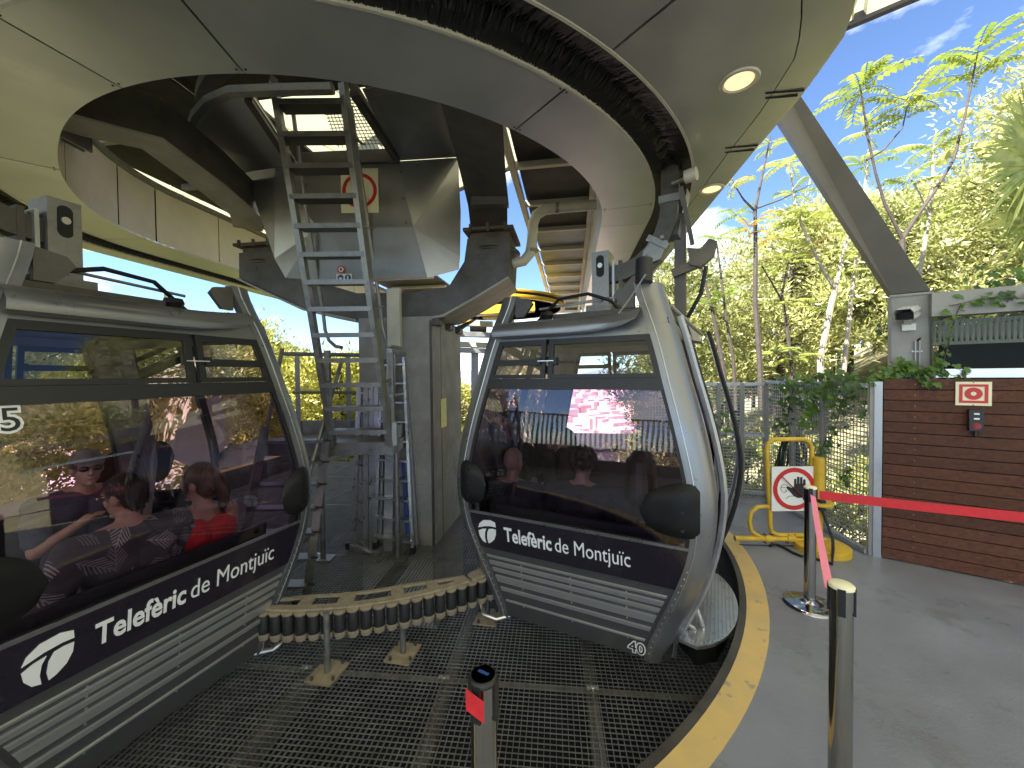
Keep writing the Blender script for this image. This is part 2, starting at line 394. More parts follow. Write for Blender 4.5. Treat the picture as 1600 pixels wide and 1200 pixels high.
def outer_pt(t):
    if t <= 0: return (3.575, -t)
    if t > 172:
        p = rp(t, RSO+.29); return p
    d = (math.cos(R(t)), -math.sin(R(t))); best = None
    for (x0, y0), (x1, y1) in zip(OUTER, OUTER[1:]):
        ex, ey = x1-x0, y1-y0; den = d[0]*ey-d[1]*ex
        if abs(den) < 1e-9: continue
        k = (x0*ey-y0*ex)/den; u = (x0*d[1]-y0*d[0])/den
        if k > 0 and -1e-6 <= u <= 1+1e-6 and (best is None or k < best): best = k
    return (d[0]*best, d[1]*best)
def band(t0, t1, f0, f1, z0, z1, step=3., th=None, flip=False):
    rows = [[], []]
    for t in ts(t0, t1, step):
        rows[0].append(W(*f0(t), z0)); rows[1].append(W(*f1(t), z1))
    return MB().sheet(rows, th)
cr_ = lambda r, ext=.30: (lambda t: rp(t, r, ext))

# ground floor: platform with the curved edge, yellow line, steel kerb, pit and grating
path = [rp(t, RP_) for t in ts(-1.15, 186, 2.)]
yel = [rp(t, RYEL) for t in ts(-1.15, 186, 2.)]
fl = MB()
outer_poly = [Vector((2.05, 5.95, 0)), Vector((3.46, 5.34, 0)), Vector((3.36, 3.62, 0)), Vector((4.6, 2.62, 0)), Vector((9, -1, 0)), Vector((9, -9, 0)), Vector((-7.0, -9, 0)), Vector((-7.0, 11.0, 0))]
poly = [W(n_, a_, 0) for n_, a_ in yel]
me = bpy.data.meshes.new('platform_floor'); bm = bmesh.new()
vs = [bm.verts.new(p) for p in (list(reversed(poly)) + outer_poly)]
bm.faces.new(vs); bmesh.ops.triangulate(bm, faces=bm.faces); bmesh.ops.recalc_face_normals(bm, faces=bm.faces)
for f in bm.faces:
    if f.normal.z < 0: f.normal_flip()
bm.to_mesh(me); bm.free(); struct('platform_floor', me, 'concrete_pale')
yl = MB().sheet([[W(*p, .004) for p in path], [W(*p, .004) for p in yel]], (0, 0, -.02)); struct('yellow_edge_line', yl, 'yellow_line')
kb = MB()
kb.sheet([[W(*rp(t, RP_-.045), .006) for t in ts(-1.15, 186, 2.)], [W(*rp(t, RP_), .006) for t in ts(-1.15, 186, 2.)]], (0, 0, -.034))
kb.sheet([[W(*rp(t, RP_-.040), -.36) for t in ts(-1.15, 186, 2.)], [W(*rp(t, RP_-.028), -.03) for t in ts(-1.15, 186, 2.)]])
struct('platform_kerb', kb, 'steel_dark', smooth=30)
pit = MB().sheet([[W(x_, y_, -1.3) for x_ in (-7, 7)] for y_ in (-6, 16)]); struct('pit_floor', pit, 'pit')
# grating: real bearing bars and cross bars, clipped to the opening, in panels
def inside(nv, av):
    if av >= 0: return -3.98 < nv < 3.695 and av < 9
    return math.hypot(nv, av) < 3.70
GA = R(-6.); gx = Vector((math.cos(GA), math.sin(GA), 0)); gy = Vector((-math.sin(GA), math.cos(GA), 0)); G0 = Vector((-.47, 2.56, 0))
def clip_runs(p0, d, lo, hi, st=.04):
    runs = []; cur = None; s_ = lo
    while s_ <= hi:
        p = p0 + d*s_; q = (p.x-CX, p.y-CY); ok = inside(q[0]*NX[0]+q[1]*NX[1], q[0]*AX[0]+q[1]*AX[1])
        if ok and cur is None: cur = s_
        if not ok and cur is not None: runs.append((cur, s_-st)); cur = None
        s_ += st
    if cur is not None: runs.append((cur, hi))
    return runs
gr = MB(); step = .0335; PW, PH = .97, 1.65
def bar_run(p0, d, nrm, runs, wd, zt, zb):
    for (a_, b_) in runs:
        if b_-a_ < .03: continue
        A = p0+d*a_; B = p0+d*b_; o_ = nrm*wd/2
        vs = [A-o_, A+o_, B+o_, B-o_]
        gr.add([v+Vector((0, 0, zt)) for v in vs] + [v+Vector((0, 0, zb)) for v in vs], [(0, 1, 2, 3), (0, 4, 5, 1), (2, 6, 7, 3)] + [(1, 5, 6, 2), (3, 7, 4, 0)])
i = -140
while i < 165:                                          # bearing bars run away from the platform, upright and deep
    p0 = G0 + gx*(i*step); bar_run(p0, gy, gx, clip_runs(p0, gy, -4, 9 if abs(i) < 120 else 6), .0026, -.300, -.317); i += 1
i = -70
while i < 190:
    p0 = G0 + gy*(i*step); bar_run(p0, gx, gy, clip_runs(p0, gx, -5, 5.5), .0030, -.302, -.308); i += 1
grating = tag(put('floor_grating', gr, 'grate', smooth=0, fix=False), 'galvanised steel grating floor with square mesh round the concrete column', 'grating'); grating['kind'] = 'structure'
sb = MB()
for k in range(-5, 7):
    p0 = G0 + gx*(k*PW)
    for (a_, b_) in clip_runs(p0, gy, -4, 8): sb.bar(p0+gy*a_+Vector((0, 0, -.3165)), p0+gy*b_+Vector((0, 0, -.3165)), .008, .035); sb.bar(p0+gy*a_+Vector((0, 0, -.42)), p0+gy*b_+Vector((0, 0, -.42)), .07, .10)
for k in range(-3, 5):
    p0 = G0 + gy*(k*PH)
    for (a_, b_) in clip_runs(p0, gx, -5, 5.5): sb.bar(p0+gx*a_+Vector((0, 0, -.3165)), p0+gx*b_+Vector((0, 0, -.3165)), .010, .036)
put('panel_edge', sb, 'steel_galv', grating)
cl = MB()
for k in range(-4, 6):
    for j in range(-2, 4):
        p = G0+gx*(k*PW)+gy*(j*PH); q = (p.x-CX, p.y-CY)
        if inside(q[0]*NX[0]+q[1]*NX[1], q[0]*AX[0]+q[1]*AX[1]): cl.box(p+Vector((0, 0, -.296)), (.075, .028, .006)); cl.cyl(p+Vector((0, 0, -.296)), p+Vector((0, 0, -.286)), .011, 8)
put('clip', cl, 'alu', grating)

# outer ceiling
oc = thing('outer_ceiling', 'curved grey metal ceiling outside the black brush slot, with round lamps', 'ceiling', W(0, 0, HC))
SEAMS = [-6, 0, 44, 80, 97.5, 134, 171.5]
for t0, t1 in zip(SEAMS, SEAMS[1:]):
    g = .12 if t1 > 0 else .003
    stl = (lambda t: 3.375) 
    def inner_edge(t): return rp(t, RSO+.004)
    def seam_pt(t):
        p = outer_pt(t)
        if t <= 0: return (3.375, -t)
        l = math.hypot(*p); k_ = (l-.205)/l; return (p[0]*k_, p[1]*k_)
    put('ceiling_panel', band(t0+g, t1-g, inner_edge, seam_pt, HC, HC, 2, (0, 0, .02)), 'soffit', oc)
    def seam2(t):
        p = seam_pt(t); l = math.hypot(*p); k_ = (l+.006)/l; return (p[0]*k_, p[1]*k_)
    put('edge_panel', band(t0+g, t1-g, seam2, outer_pt, HC, HC+.004, 2, (0, 0, .02)), 'soffit', oc)
put('backing', band(-6, 171.5, cr_(RSO+.02), outer_pt, HC+.05, HC+.05, 4, (0, 0, .03)), 'dark_void', oc)
def outer_in(t): p = outer_pt(t); l = math.hypot(*p); return (p[0]*(l+.0)/l, p[1]*(l+.0)/l)
put('fascia', band(-6, 172, outer_pt, lambda t: tuple(c*(1+.18/math.hypot(*outer_pt(t))) for c in outer_pt(t)), HC+.024, HC+.45, 2, (0, 0, .01)), 'fascia', oc)
put('edge_panel', band(171.6, 189, cr_(RSO+.004), cr_(RSO+.29), HC, HC, 3, (0, 0, .02)), 'soffit', oc)
put('slot_trim', band(-6, 189, cr_(RSO-.004), cr_(RSO+.012), HC-.004, HC-.004, 2, (0, 0, .03)), 'soffit_trim', oc)
vt = MB()
for px0, px1, yy in ((1196, 1246, 153), (1196, 1256, 145), (1133, 1178, 238), (1133, 1184, 231)):
    A = bz(px0, yy, HC); B = bz(px1, yy-4, HC); vt.bar(A+Vector((0, 0, -.001)), B+Vector((0, 0, -.001)), .012, .006)
put('vent_slot', vt, 'dark_void', oc)
for k, (px, py) in enumerate(((1155, 126), (1112, 295), (36, 358))):
    p = bz(px, py, HC)
    l = thing('downlight', ('round lit downlight in the ceiling, the nearest and largest one at the upper right', 'round lit downlight in the ceiling close to the hanger arm of the right cabin', 'round lit downlight glowing in the far left ceiling above the left cabin')[k], 'lamp', p, 0, 'round lamps in the outer ceiling')
    put('trim_ring', MB().lathe([(.074, -.002), (.084, -.012), (.100, -.010), (.106, -.001)], p, 32), 'soffit_trim', l)
    put('lamp_disc', MB().lathe([(0, -.003), (.074, -.004)], p, 32, ), 'lamp_glow', l)
    ld = bpy.data.lights.new('lamp_light', 'SPOT'); ld.energy = 6; ld.color = (1, .72, .4); ld.spot_size = R(120); ld.shadow_soft_size = .07
    lo = bpy.data.objects.new('lamp_light', ld); COL.objects.link(lo); lo.parent = l; lo.location = (0, 0, -.03)

# inner ring box: soffit, inner fascia
ir = thing('inner_ring', 'inner ring of brushed grey soffit panels round the open machinery well', 'ceiling ring', W(0, 0, HC))
SE2 = [-8, -3.4, -2.2, -1.1, -.12, 7.5, 44, 80, 97.5, 134, 171, 180.9, 182.4, 184.2, 186, 189]
for t0, t1 in zip(SE2, SE2[1:]):
    g = .14 if 0 < t0 < 180 else .004
    put('soffit_panel', band(t0+g if t0 > 0 else t0+.004, t1-g if 0 < t1 < 180 else t1-.004, cr_(RHO), cr_(RSI), HC, HC, 2, (0, 0, .02)), 'soffit', ir)
put('backing', band(-8, 189, cr_(RHO+.02), cr_(RSI-.01), HC+.06, HC+.06, 4, (0, 0, .04)), 'dark_void', ir)
SE3 = [-8, -5.5, -3.4, -2.2, -1.1, 0, 36, 72, 108, 140, 163, 174, 180.6, 182.4, 184.2, 186, 189]
for t0, t1 in zip(SE3, SE3[1:]):
    g = .2 if 0 <= t0 < 180 else .006
    put('fascia_panel', band(t0+g, t1-(.2 if 0 < t1 <= 180 else .006), cr_(RHO), cr_(RHO), HC+.002, 4.03, 2, None), 'fascia', ir)
put('fascia_backing', band(-8, 189, cr_(RHO+.03), cr_(RHO+.03), HC+.05, 4.02, 4), 'dark_void', ir)
put('top_angle', band(-8, 189, cr_(RHO-.03), cr_(RHO+.10), 4.05, 4.05, 3, (0, 0, .05)), 'steel_galv', ir)
put('slot_trim', band(-8, 189, cr_(RSI-.012), cr_(RSI+.004), HC-.004, HC-.004, 2, (0, 0, .03)), 'soffit_trim', ir)
bt = MB()
for t in (44, 80, 97.5, 134, 7.5):
    for r_, dt in ((RHO+.03, .55), (RHO+.03, -.55), (RSI-.03, .5), (RSI-.03, -.5)):
        bt.cyl(rw(t+dt, r_, HC), rw(t+dt, r_, HC-.003), .006, 8)
put('bolt', bt, 'black_plastic', ir)

# brush seal in the slot
bs = thing('slot_brush', 'long black brush seal filling the curved slot in the ceiling', 'brush seal', W(0, 0, HC))
put('slot_roof', band(-8, 189, cr_(RSI-.03), cr_(RSO+.03), HC+.30, HC+.30, 4), 'dark_void', bs)
put('slot_wall', band(-8, 189, cr_(RSI-.006), cr_(RSI-.006), HC+.02, HC+.30, 4), 'dark_void', bs)
put('slot_wall', band(-8, 189, cr_(RSO+.008), cr_(RSO+.008), HC+.02, HC+.30, 4), 'dark_void', bs)
rnd = random.Random(3)
def bristles(r0, sgn, dens):
    b = MB(); t = -7.9
    while t < 188.5:
        k = dens if 0 <= t < 180 else dens/19.
        t += rnd.uniform(.5, 1.5)*k
        j = rnd.uniform(-.35, .35); l = rnd.uniform(.13, .19)
        if -0.3 < t < 185 or True:
            A = rw(t, r0, HC+.012+rnd.uniform(-.004, .012)); B = rw(t+.15*j, r0+sgn*l*.55, HC+.022+rnd.uniform(0, .03)); D = rw(t+j, r0+sgn*l, HC+.055+rnd.uniform(-.01, .05))
            u = rw(t+.12, r0, HC+.012)-rw(t, r0, HC+.012); u = u.normalized()*.0042 if u.length else Vector((.004, 0, 0))
            b.add([A-u, A+u, B+u*.8, B-u*.8, D], [(0, 1, 2, 3), (3, 2, 4)])
    return b
for r0, sgn in ((RSI+.004, 1), (RSO-.004, -1)):
    o = put('bristles', bristles(r0, sgn, .055), 'brush', bs, smooth=0, fix=False); o['kind'] = 'stuff'
    put('brush_root', band(-8, 189, cr_(r0), cr_(r0+sgn*.06), HC+.026, HC+.04, 3), 'brush', bs)

# dark deck above the well, rafters
dk = thing('roof_deck', 'dark panelled deck with pale rafters seen up through the well', 'roof deck', W(0, 0, 4.2))
for a0 in [-2.9+1.05*i for i in range(0, 14)]:
    put('deck_panel', MB().box(W(2.1, a0+.5, 4.24), (1.02, 1.0, .04), Matrix.Rotation(-ANG, 3, 'Z')), 'deck_dark' if a0 < 2 else 'deck_blue', dk)
    put('rafter', MB().bar(W(1.5, a0-.02, 4.19), W(2.62, a0-.02, 4.19), .06, .08), 'cream', dk)
    if a0 < 9:
        put('deck_panel', MB().box(W(-2.25, a0+.5, 4.36), (1.9, 1.03, .04), Matrix.Rotation(-ANG, 3, 'Z')), 'deck_dark', dk)
        put('rafter', MB().bar(W(-3.0, a0-.02, 4.30), W(-1.35, a0-.02, 4.30), .06, .07), 'cream' if int(a0*10) % 2 else 'steel_galv', dk)
for nv in (1.53, 2.5):
    put('purlin', MB().bar(W(nv, -3, 4.175), W(nv, 12, 4.175), .07, .10), 'cream', dk)
# curved channel steel under the near deck
put('ring_channel', band(60, 150, cr_(1.62, 0), cr_(1.74, 0), 4.2, 4.2, 3, (0, 0, .09)), 'steel_dark', dk)
put('mesh_plate', MB().sheet([[W(n_, a_, 4.28) for n_ in (-1.3, -.2, .9)] for a_ in (-2.9, -2.3, -1.75)], (0, 0, .03)), 'deck_dark', dk)
for n0, n1, a0, a1 in ((-1.35, 1.2, -3.0, -.95), (-1.35, -.88, -.95, .5), (.30, 1.0, -.95, .3)):
    put('deck_panel', MB().box(W((n0+n1)/2, (a0+a1)/2, 4.43), (n1-n0-.01, a1-a0-.01, .03), Matrix.Rotation(-ANG, 3, 'Z')), 'deck_dark', dk)
# canopy roof over the platform (translucent ribbed sheet)
cp = thing('canopy_roof', 'yellowish ribbed canopy roof with dark edge above the station', 'canopy', (0, 0, 4.6))
P0 = Vector((2.74, 3.2, 4.5)); cd = Vector((.79, -.613, 0)).normalized(); cn = Vector((-cd.y, cd.x, 0))*-1   # cn points back over the platform
if cn.y > 0: cn = -cn
m = MATS['roof_sheet']; t_, N_, L_ = nodes(m); b_ = N_['Principled BSDF']
tl = N_.new('ShaderNodeBsdfTranslucent'); tl.inputs[0].default_value = (.80, .77, .50, 1); ms = N_.new('ShaderNodeMixShader'); ms.inputs[0].default_value = .30
L_(b_.outputs[0], ms.inputs[1]); L_(tl.outputs[0], ms.inputs[2]); L_(ms.outputs[0], N_['Material Output'].inputs[0])
sw = 1.0
for k in range(-13, 14):
    A = P0 + cd*(k*sw); rows = []
    prof = [(0, 0), (.02, .05), (.07, .05), (.09, 0), (.49, 0), (.51, .03), (.54, .03), (.56, 0), (1.012, .004)]
    rows = [[A + cd*u + cn*v_ + Vector((0, 0, h + .02*v_)) for u, h in prof] for v_ in (0, 12.2)]
    put('roof_sheet', MB().sheet(rows), 'roof_sheet', cp, smooth=0)
put('edge_gutter', MB().bar(P0-cd*13+Vector((0, 0, .03))-cn*.02, P0+cd*14+Vector((0, 0, .03))-cn*.02, .05, .12), 'roof_edge', cp)
for v_ in (1.5, 4.5, 7.5, 10.5):
    put('purlin', MB().bar(P0-cd*13+cn*v_+Vector((0, 0, .12+.02*v_)), P0+cd*14+cn*v_+Vector((0, 0, .12+.02*v_)), .08, .12), 'steel_galv', cp)

# ------------------------------------------------------------------ concrete column, steel yoke, girders, hopper
AX3 = Vector((*AX, 0)); NX3 = Vector((*NX, 0)); RZ = Matrix.Rotation(-ANG, 3, 'Z')
col = thing('concrete_column', 'square cast concrete column with board marks standing on the grating floor', 'column', W(.14, .55, -1.3))
for z0, z1 in ((-1.3, .42), (.425, 1.33), (1.335, 2.40)):
    for n0, n1 in ((-.32, .597),):
        put('concrete_lift', MB().box(W((n0+n1)/2, .55, (z0+z1)/2), (n1-n0, 1.2, z1-z0), RZ), 'concrete', col)
put('core', MB().box(W(.14, .55, .5), (.90, 1.185, 3.6), RZ), 'concrete', col)
put('joint_strip', MB().box(W(.5985, .26, .55), (.003, .012, 3.66), RZ), 'steel_dark', col)
put('corner_strip', MB().box(W(.585, -.052, .55), (.03, .012, 3.6), RZ), 'steel_dark', col)
tr = put('cable_tray', MB().box(by(615, 496, 4.47)+Vector((0, .03, 0)), (.15, .06, .66), RZ), 'cream'); tag(tr, 'pale vertical cable duct on the front of the concrete column below the steel yoke', 'cable duct')
tr2 = MB(); tr2.bar(by(612, 545, 4.5), by(607, 862, 4.5), .10, .05, (0, 1, 0)); tag(put('cable_duct', tr2, 'alu_dull'), 'narrow grey cable duct running down the column behind the step ladder', 'cable duct')
tag(put('notice_sheet', MB().box(W(.606, .32, 1.235), (.004, .21, .36), RZ), 'paper_yellow'), 'yellow paper notice on the right side of the concrete column', 'notice')

yk = thing('steel_yoke', 'rusty dark steel yoke with two upright stubs carried by the concrete column', 'yoke', W(-.2, .1, 2.4))
YO = [(-.29, 2.40), (.60, 2.40), (.74, 2.42), (1.10, 2.60), (1.50, 2.82), (1.53, 3.28), (1.03, 3.28), (.99, 3.02), (.80, 2.74), (.40, 2.69), (-.35, 2.71), (-1.03, 2.93), (-1.40, 3.16), (-1.44, 3.28), (-1.94, 3.28), (-1.945, 2.97), (-1.04, 2.55), (-.35, 2.40)]
put('cross_beam', MB().prism([W(n_, -.02, z_) for n_, z_ in YO], AX3*.62), 'yoke_paint', yk, smooth=20)
put('lower_flange', MB().prism([W(n_, -.06, z_) for n_, z_ in [(.60, 2.395), (.74, 2.415), (1.10, 2.595), (1.505, 2.815), (1.52, 2.80), (1.11, 2.57), (.75, 2.39), (.60, 2.37)]], AX3*.72), 'yoke_pale', yk, smooth=20)
put('lower_flange', MB().prism([W(n_, -.06, z_) for n_, z_ in [(-.35, 2.395), (-1.04, 2.545), (-1.95, 2.965), (-1.96, 2.945), (-1.045, 2.52), (-.35, 2.37)]], AX3*.72), 'yoke_pale', yk, smooth=20)
for nc in (1.28, -1.69):
    put('stub', MB().box(W(nc, .29, 3.30), (.46, .54, .10), RZ), 'steel_rust', yk)
    put('collar', MB().lathe([(.28, -.03), (.315, -.02), (.325, 0), (.315, .02), (.28, .03)], W(nc, .28, 3.17), 28), 'steel_dark', yk)
    put('flange_plate', MB().box(W(nc, .26, 3.37), (.58, .66, .035), RZ), 'steel_rust', yk)
    for i in range(3):
        for j in (-.07, .60): put('bolt', MB().cyl(W(nc-.2+.2*i, j, 3.33), W(nc-.2+.2*i, j, 3.42), .02, 6), 'steel_dark', yk)
    put('name_plate', MB().box(W(nc-.08, -.024, 3.07), (.16, .006, .05), RZ), 'steel_dark', yk)
for nn_, aa in ((.52, .0), (.50, .5), (.50, .95)):
    put('bearing_bracket', MB().prism([W(nn_+.1, aa, 2.40), W(nn_+.42, aa, 2.52), W(nn_+.14, aa, 2.34)], AX3*.06), 'steel_dark', yk)
    put('bearing_bolt', MB().cyl(W(nn_+.12, aa-.05, 2.34), W(nn_+.12, aa+.1, 2.34), .05, 10), 'steel_dark', yk)
# main girders running out over the well
gl = thing('box_girder', 'kinked dark box girder from the left stub to the far left of the well', 'girder', by(385, 335, 4.5))
def girder(parent, pts, wd, ht, m1, m2):
    pts = [Vector(p) for p in pts]; rows = []
    for i, p in enumerate(pts):
        d = (pts[min(i+1, len(pts)-1)]-pts[max(0, i-1)]); d.z = 0; d.normalize(); s_ = Vector((-d.y, d.x, 0))*wd/2
        rows.append([p-s_, p+s_, p+s_+Vector((0, 0, ht)), p-s_+Vector((0, 0, ht)), p-s_])
    put('web', MB().sheet(rows), m1, parent, smooth=15)
    rows2 = [[r[0]*1.12-r[1]*.12+Vector((0, 0, -.002)), r[1]*1.12-r[0]*.12+Vector((0, 0, -.002))] for r in rows]
    put('bottom_flange', MB().sheet(rows2, (0, 0, -.018)), m2, parent, smooth=15)
girder(gl, [bz(92, 184, 3.66), bz(122, 194, 3.66), bz(238, 222, 3.66), bz(330, 290, 3.60), bz(384, 335, 3.55), by(388, 356, 4.95)], .25, .34, 'steel_dark', 'yoke_pale')
for z_ in (0, .06): put('end_plate', MB().box(bz(108, 189, 3.75+z_)+Vector((-.02-z_, 0, .1)), (.02, .36, .5)), 'steel_galv', gl)
gr2 = thing('support_girder', 'wide dark grey steel girder rising from the right stub into the ceiling well', 'girder', by(760, 325, 4.4))
girder(gr2, [by(764, 352, 4.78), by(762, 318, 4.5), by(752, 250, 3.75), by(735, 150, 2.9)], .36, .32, 'yoke_paint', 'yoke_paint')
put('end_gusset', MB().prism([by(735, 320, 4.36), by(795, 318, 4.36), by(790, 270, 4.2), by(740, 270, 4.2)], (0, .12, 0)), 'yoke_paint', gr2)

hp = thing('machinery_hopper', 'faceted grey sheet metal casing hanging between the yoke stubs behind the ladder', 'machine casing', by(560, 340, 4.25))
def facet(pts, m='shroud', th=.012, nm='casing_panel'):
    pts = [Vector(p) for p in pts]; nrm = (pts[1]-pts[0]).cross(pts[2]-pts[0]).normalized()
    if nrm.dot(Vector((0, 0, EYE))-pts[0]) > 0: nrm = -nrm
    c_ = sum(pts, Vector())/len(pts); pts = [c_+(p-c_)*.9985 for p in pts]
    return put(nm, MB().prism(pts, nrm*th), m, hp, smooth=0)
yF = 4.25
P = lambda x, y, d=yF: by(x, y, d)
facet([P(429, 262), P(620, 252), P(646, 354), P(497, 357)])
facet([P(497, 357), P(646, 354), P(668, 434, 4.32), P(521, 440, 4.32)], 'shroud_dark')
facet([P(383, 269, 4.45), P(429, 262), P(497, 357), P(446, 434, 4.42), P(429, 404, 4.45)])
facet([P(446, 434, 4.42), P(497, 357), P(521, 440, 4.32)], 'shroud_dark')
facet([P(620, 252), P(717, 246, 4.42), P(717, 278, 4.42), P(720, 330, 4.42), P(719, 401, 4.42), P(646, 354)])
facet([P(646, 354), P(719, 401, 4.42), P(717, 421, 4.42), P(668, 434, 4.32)], 'shroud')
zS = 4.03
Z = lambda x, y, z=zS: bz(x, y, z)
facet([P(383, 268.5, 4.45), Z(304, 216), Z(306, 200), Z(312, 186), Z(329, 166), Z(361, 150), Z(392, 146), P(466, 258.5, 4.25), P(429, 261.5)], 'shroud', nm='soffit_panel')
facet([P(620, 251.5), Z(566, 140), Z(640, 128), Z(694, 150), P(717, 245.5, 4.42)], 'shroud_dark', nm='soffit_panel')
rim = [Z(304, 230, 4.05), Z(300, 204, 4.05), Z(308, 180, 4.05), Z(328, 158, 4.05), Z(361, 143, 4.05), Z(430, 140, 4.05), Z(520, 138, 4.05)]
put('rim_channel', MB().tube(rim, .05, 6), 'steel_galv', hp)
put('hatch_frame', MB().bar(P(466, 250, 4.22), P(622, 243, 4.22), .05, .13), 'steel_dark', hp)
put('hatch_frame', MB().bar(Z(552, 140), P(621, 248, 4.2), .06, .10), 'steel_dark', hp)
put('hatch_frame', MB().bar(Z(388, 150), P(456, 254, 4.2), .06, .10), 'steel_dark', hp)
for i, (x, y) in enumerate([(626, 268), (630, 310), (634, 348), (505, 352)]): put('rivet', MB().cyl(P(x, y, 4.262), P(x, y, 4.24), .012, 8), 'steel_dark', hp)
g_ = MB()
for i in range(13): g_.bar(bz(505+5*i, 160, 4.32), bz(530+6.2*i, 232, 4.32), .006, .006)
for i in range(14): g_.bar(bz(500+i*2, 158+5.3*i, 4.325), bz(575+i*2, 155+5.3*i, 4.325), .006, .006)
put('hatch_mesh', g_, 'steel_dark', hp, kind='stuff')

def disc_sign(parent, nm, c, u, v, r, m, off=0, seg=40, r_in=0, nrm=None):
    u = Vector(u).normalized(); v = Vector(v).normalized(); nrm = nrm or u.cross(v)
    c = Vector(c)+nrm*off; mb = MB(); o_ = []; i_ = []
    for k in range(seg):
        t = 2*math.pi*k/seg; d = u*math.cos(t)+v*math.sin(t); o_.append(c+d*r); i_.append(c+d*r_in)
    if r_in: mb.add(o_+i_, [(k, (k+1) % seg, seg+(k+1) % seg, seg+k) for k in range(seg)])
    else: mb.add(o_, [tuple(range(seg))])
    return put(nm, mb, m, parent, smooth=0, fix=False)
# no pedestrian sign on the hopper
ns = thing('no_entry_sign', 'square pale sign with red barred circle on the grey casing behind the ladder', 'sign', P(559, 300, 4.235))
sc = P(562, 298, 4.236); ux = Vector((1, 0, 0)); uz = Vector((0, 0, 1)); NF = Vector((0, -1, 0))
put('plate', MB().box(sc, (.40, .006, .47)), 'sign_cream', ns)
disc_sign(ns, 'red_ring', sc, ux, uz, .185, 'sign_red', .005, r_in=.148, nrm=NF)
put('red_bar', MB().bar(sc+Vector((-.115, -.0055, .115)), sc+Vector((.115, -.0055, -.115)), .002, .034, NF), 'sign_red', ns)
fig = MB(); q = sc+Vector((0, -.0045, 0))
for (x0, z0), (x1, z1), w_ in (((0, .02), (0, .075), .034), ((0, .03), (-.03, -.04), .018), ((-.03, -.04), (-.045, -.105), .015), ((0, .03), (.035, -.035), .018), ((.035, -.035), (.03, -.105), .015), ((0, .07), (-.045, .03), .013), ((0, .07), (.045, .035), .013)):
    fig.bar(q+Vector((x0, 0, z0)), q+Vector((x1, 0, z1)), w_, .001, (0, -1, 0))
put('figure', fig, 'print_black', ns); disc_sign(ns, 'figure_head', q, ux, uz, .02, 'print_black', .0006, nrm=NF).location.z += .10
ss = thing('safety_label', 'small pale label with red round mark above two blue round marks, under the barred sign', 'label', P(538, 430, 4.25))
q = P(538, 434, 4.30)
put('plate', MB().box(q, (.17, .004, .085)), 'sign_cream', ss)
for dx in (-.04, .04): disc_sign(ss, 'blue_mark', q+Vector((dx, 0, 0)), ux, uz, .034, 'sign_blue', .004, 20, nrm=NF)
put('white_figure', MB().bar(q+Vector((.04, -.006, .02)), q+Vector((.04, -.006, -.02)), .012, .001, (0, -1, 0)), 'sign_white', ss)
put('white_figure', MB().box(q+Vector((-.04, -.006, -.008)), (.03, .001, .016)), 'sign_white', ss)
q2 = P(533, 421, 4.29); disc_sign(ss, 'white_mark', q2, ux, uz, .042, 'sign_white', .002, 20, nrm=NF); disc_sign(ss, 'red_mark_ring', q2, ux, uz, .042, 'sign_red', .004, 20, r_in=.028, nrm=NF)
put('black_hand', MB().box(q2+Vector((0, -.006, 0)), (.018, .001, .03)), 'print_black', ss)

# conduit pipe under the deck
pp = [by(931, 320, 4.75), by(866, 325, 4.75), by(850, 328, 4.75), by(838, 336, 4.75), by(833, 350, 4.75), by(831, 380, 4.75), by(828, 396, 4.75), by(818, 408, 4.75), by(800, 412, 4.75)]
cdt = thing('bent_conduit', 'pale bent conduit pipe curving from the deck to the right end of the yoke', 'pipe', pp[4])
put('pipe', MB().tube(pp, .062, 12), 'cream', cdt)
for x, y in ((870, 325), (831, 392)): put('pipe_clip', MB().lathe([(.066, -.02), (.066, .02)], by(x, y, 4.75), 14, Matrix.Rotation(R(90), 3, 'Y') if x > 850 else None), 'steel_galv', cdt)

# bullwheel and the far machinery
bw = thing('bullwheel', 'large yellow horizontal rope wheel beyond the concrete column', 'rope wheel', (-.45, 10.9, 3.7))
put('rim', MB().lathe([(1.90, -.13), (1.93, -.10), (1.93, -.055), (1.88, -.03), (1.88, .01), (1.93, .03), (1.93, .07), (1.86, .09), (1.66, .06), (1.62, 0), (1.66, -.10), (1.80, -.13)], (-.45, 10.9, 3.62), 72), 'wheel_yellow', bw)
put('rope_groove', MB().lathe([(1.90, -.05), (1.90, .03)], (-.45, 10.9, 3.62), 72), 'rubber', bw)
for k in range(6):
    t = R(25+60*k); d = Vector((math.cos(t), math.sin(t), 0)); q = Vector((-.45, 10.9, 3.6))
    put('spoke', MB().bar(q+d*.25, q+d*1.64, .42, .08), 'wheel_yellow', bw)
put('hub', MB().lathe([(.0, -.35), (.34, -.32), (.38, -.1), (.34, .2), (0, .22)], (-.45, 10.9, 3.6), 24), 'wheel_yellow', bw)
fm = thing('drive_frame', 'yellow and pale steel frame of the drive under the rope wheel', 'machine frame', (-.6, 8.6, 3.0))
put('yellow_beam', MB().bar(by(735, 487, 8.6), by(835, 480, 8.6), .3, .18), 'wheel_yellow', fm)
put('yellow_block', MB().box(by(726, 497, 8.5), (.26, .3, .2)), 'paint_yellow', fm)
for y0, c in ((505, 'cream'), (522, 'alu_dull'), (538, 'cream'), (547, 'alu_dull')): put('cross_beam', MB().bar(by(716, y0, 9.), by(770, y0+2, 9.), .25, .11), c, fm)
put('motor', MB().cyl(by(735, 512, 9.2), by(760, 512, 9.2), .13, 14), 'steel_dark', fm)
put('post', MB().bar(by(742, 540, 9.1), by(742, 780, 9.1), .16, .16), 'alu_dull', fm)
put('far_post', MB().bar(by(812, 540, 9.4), by(812, 760, 9.4), .16, .16), 'alu_dull', fm)

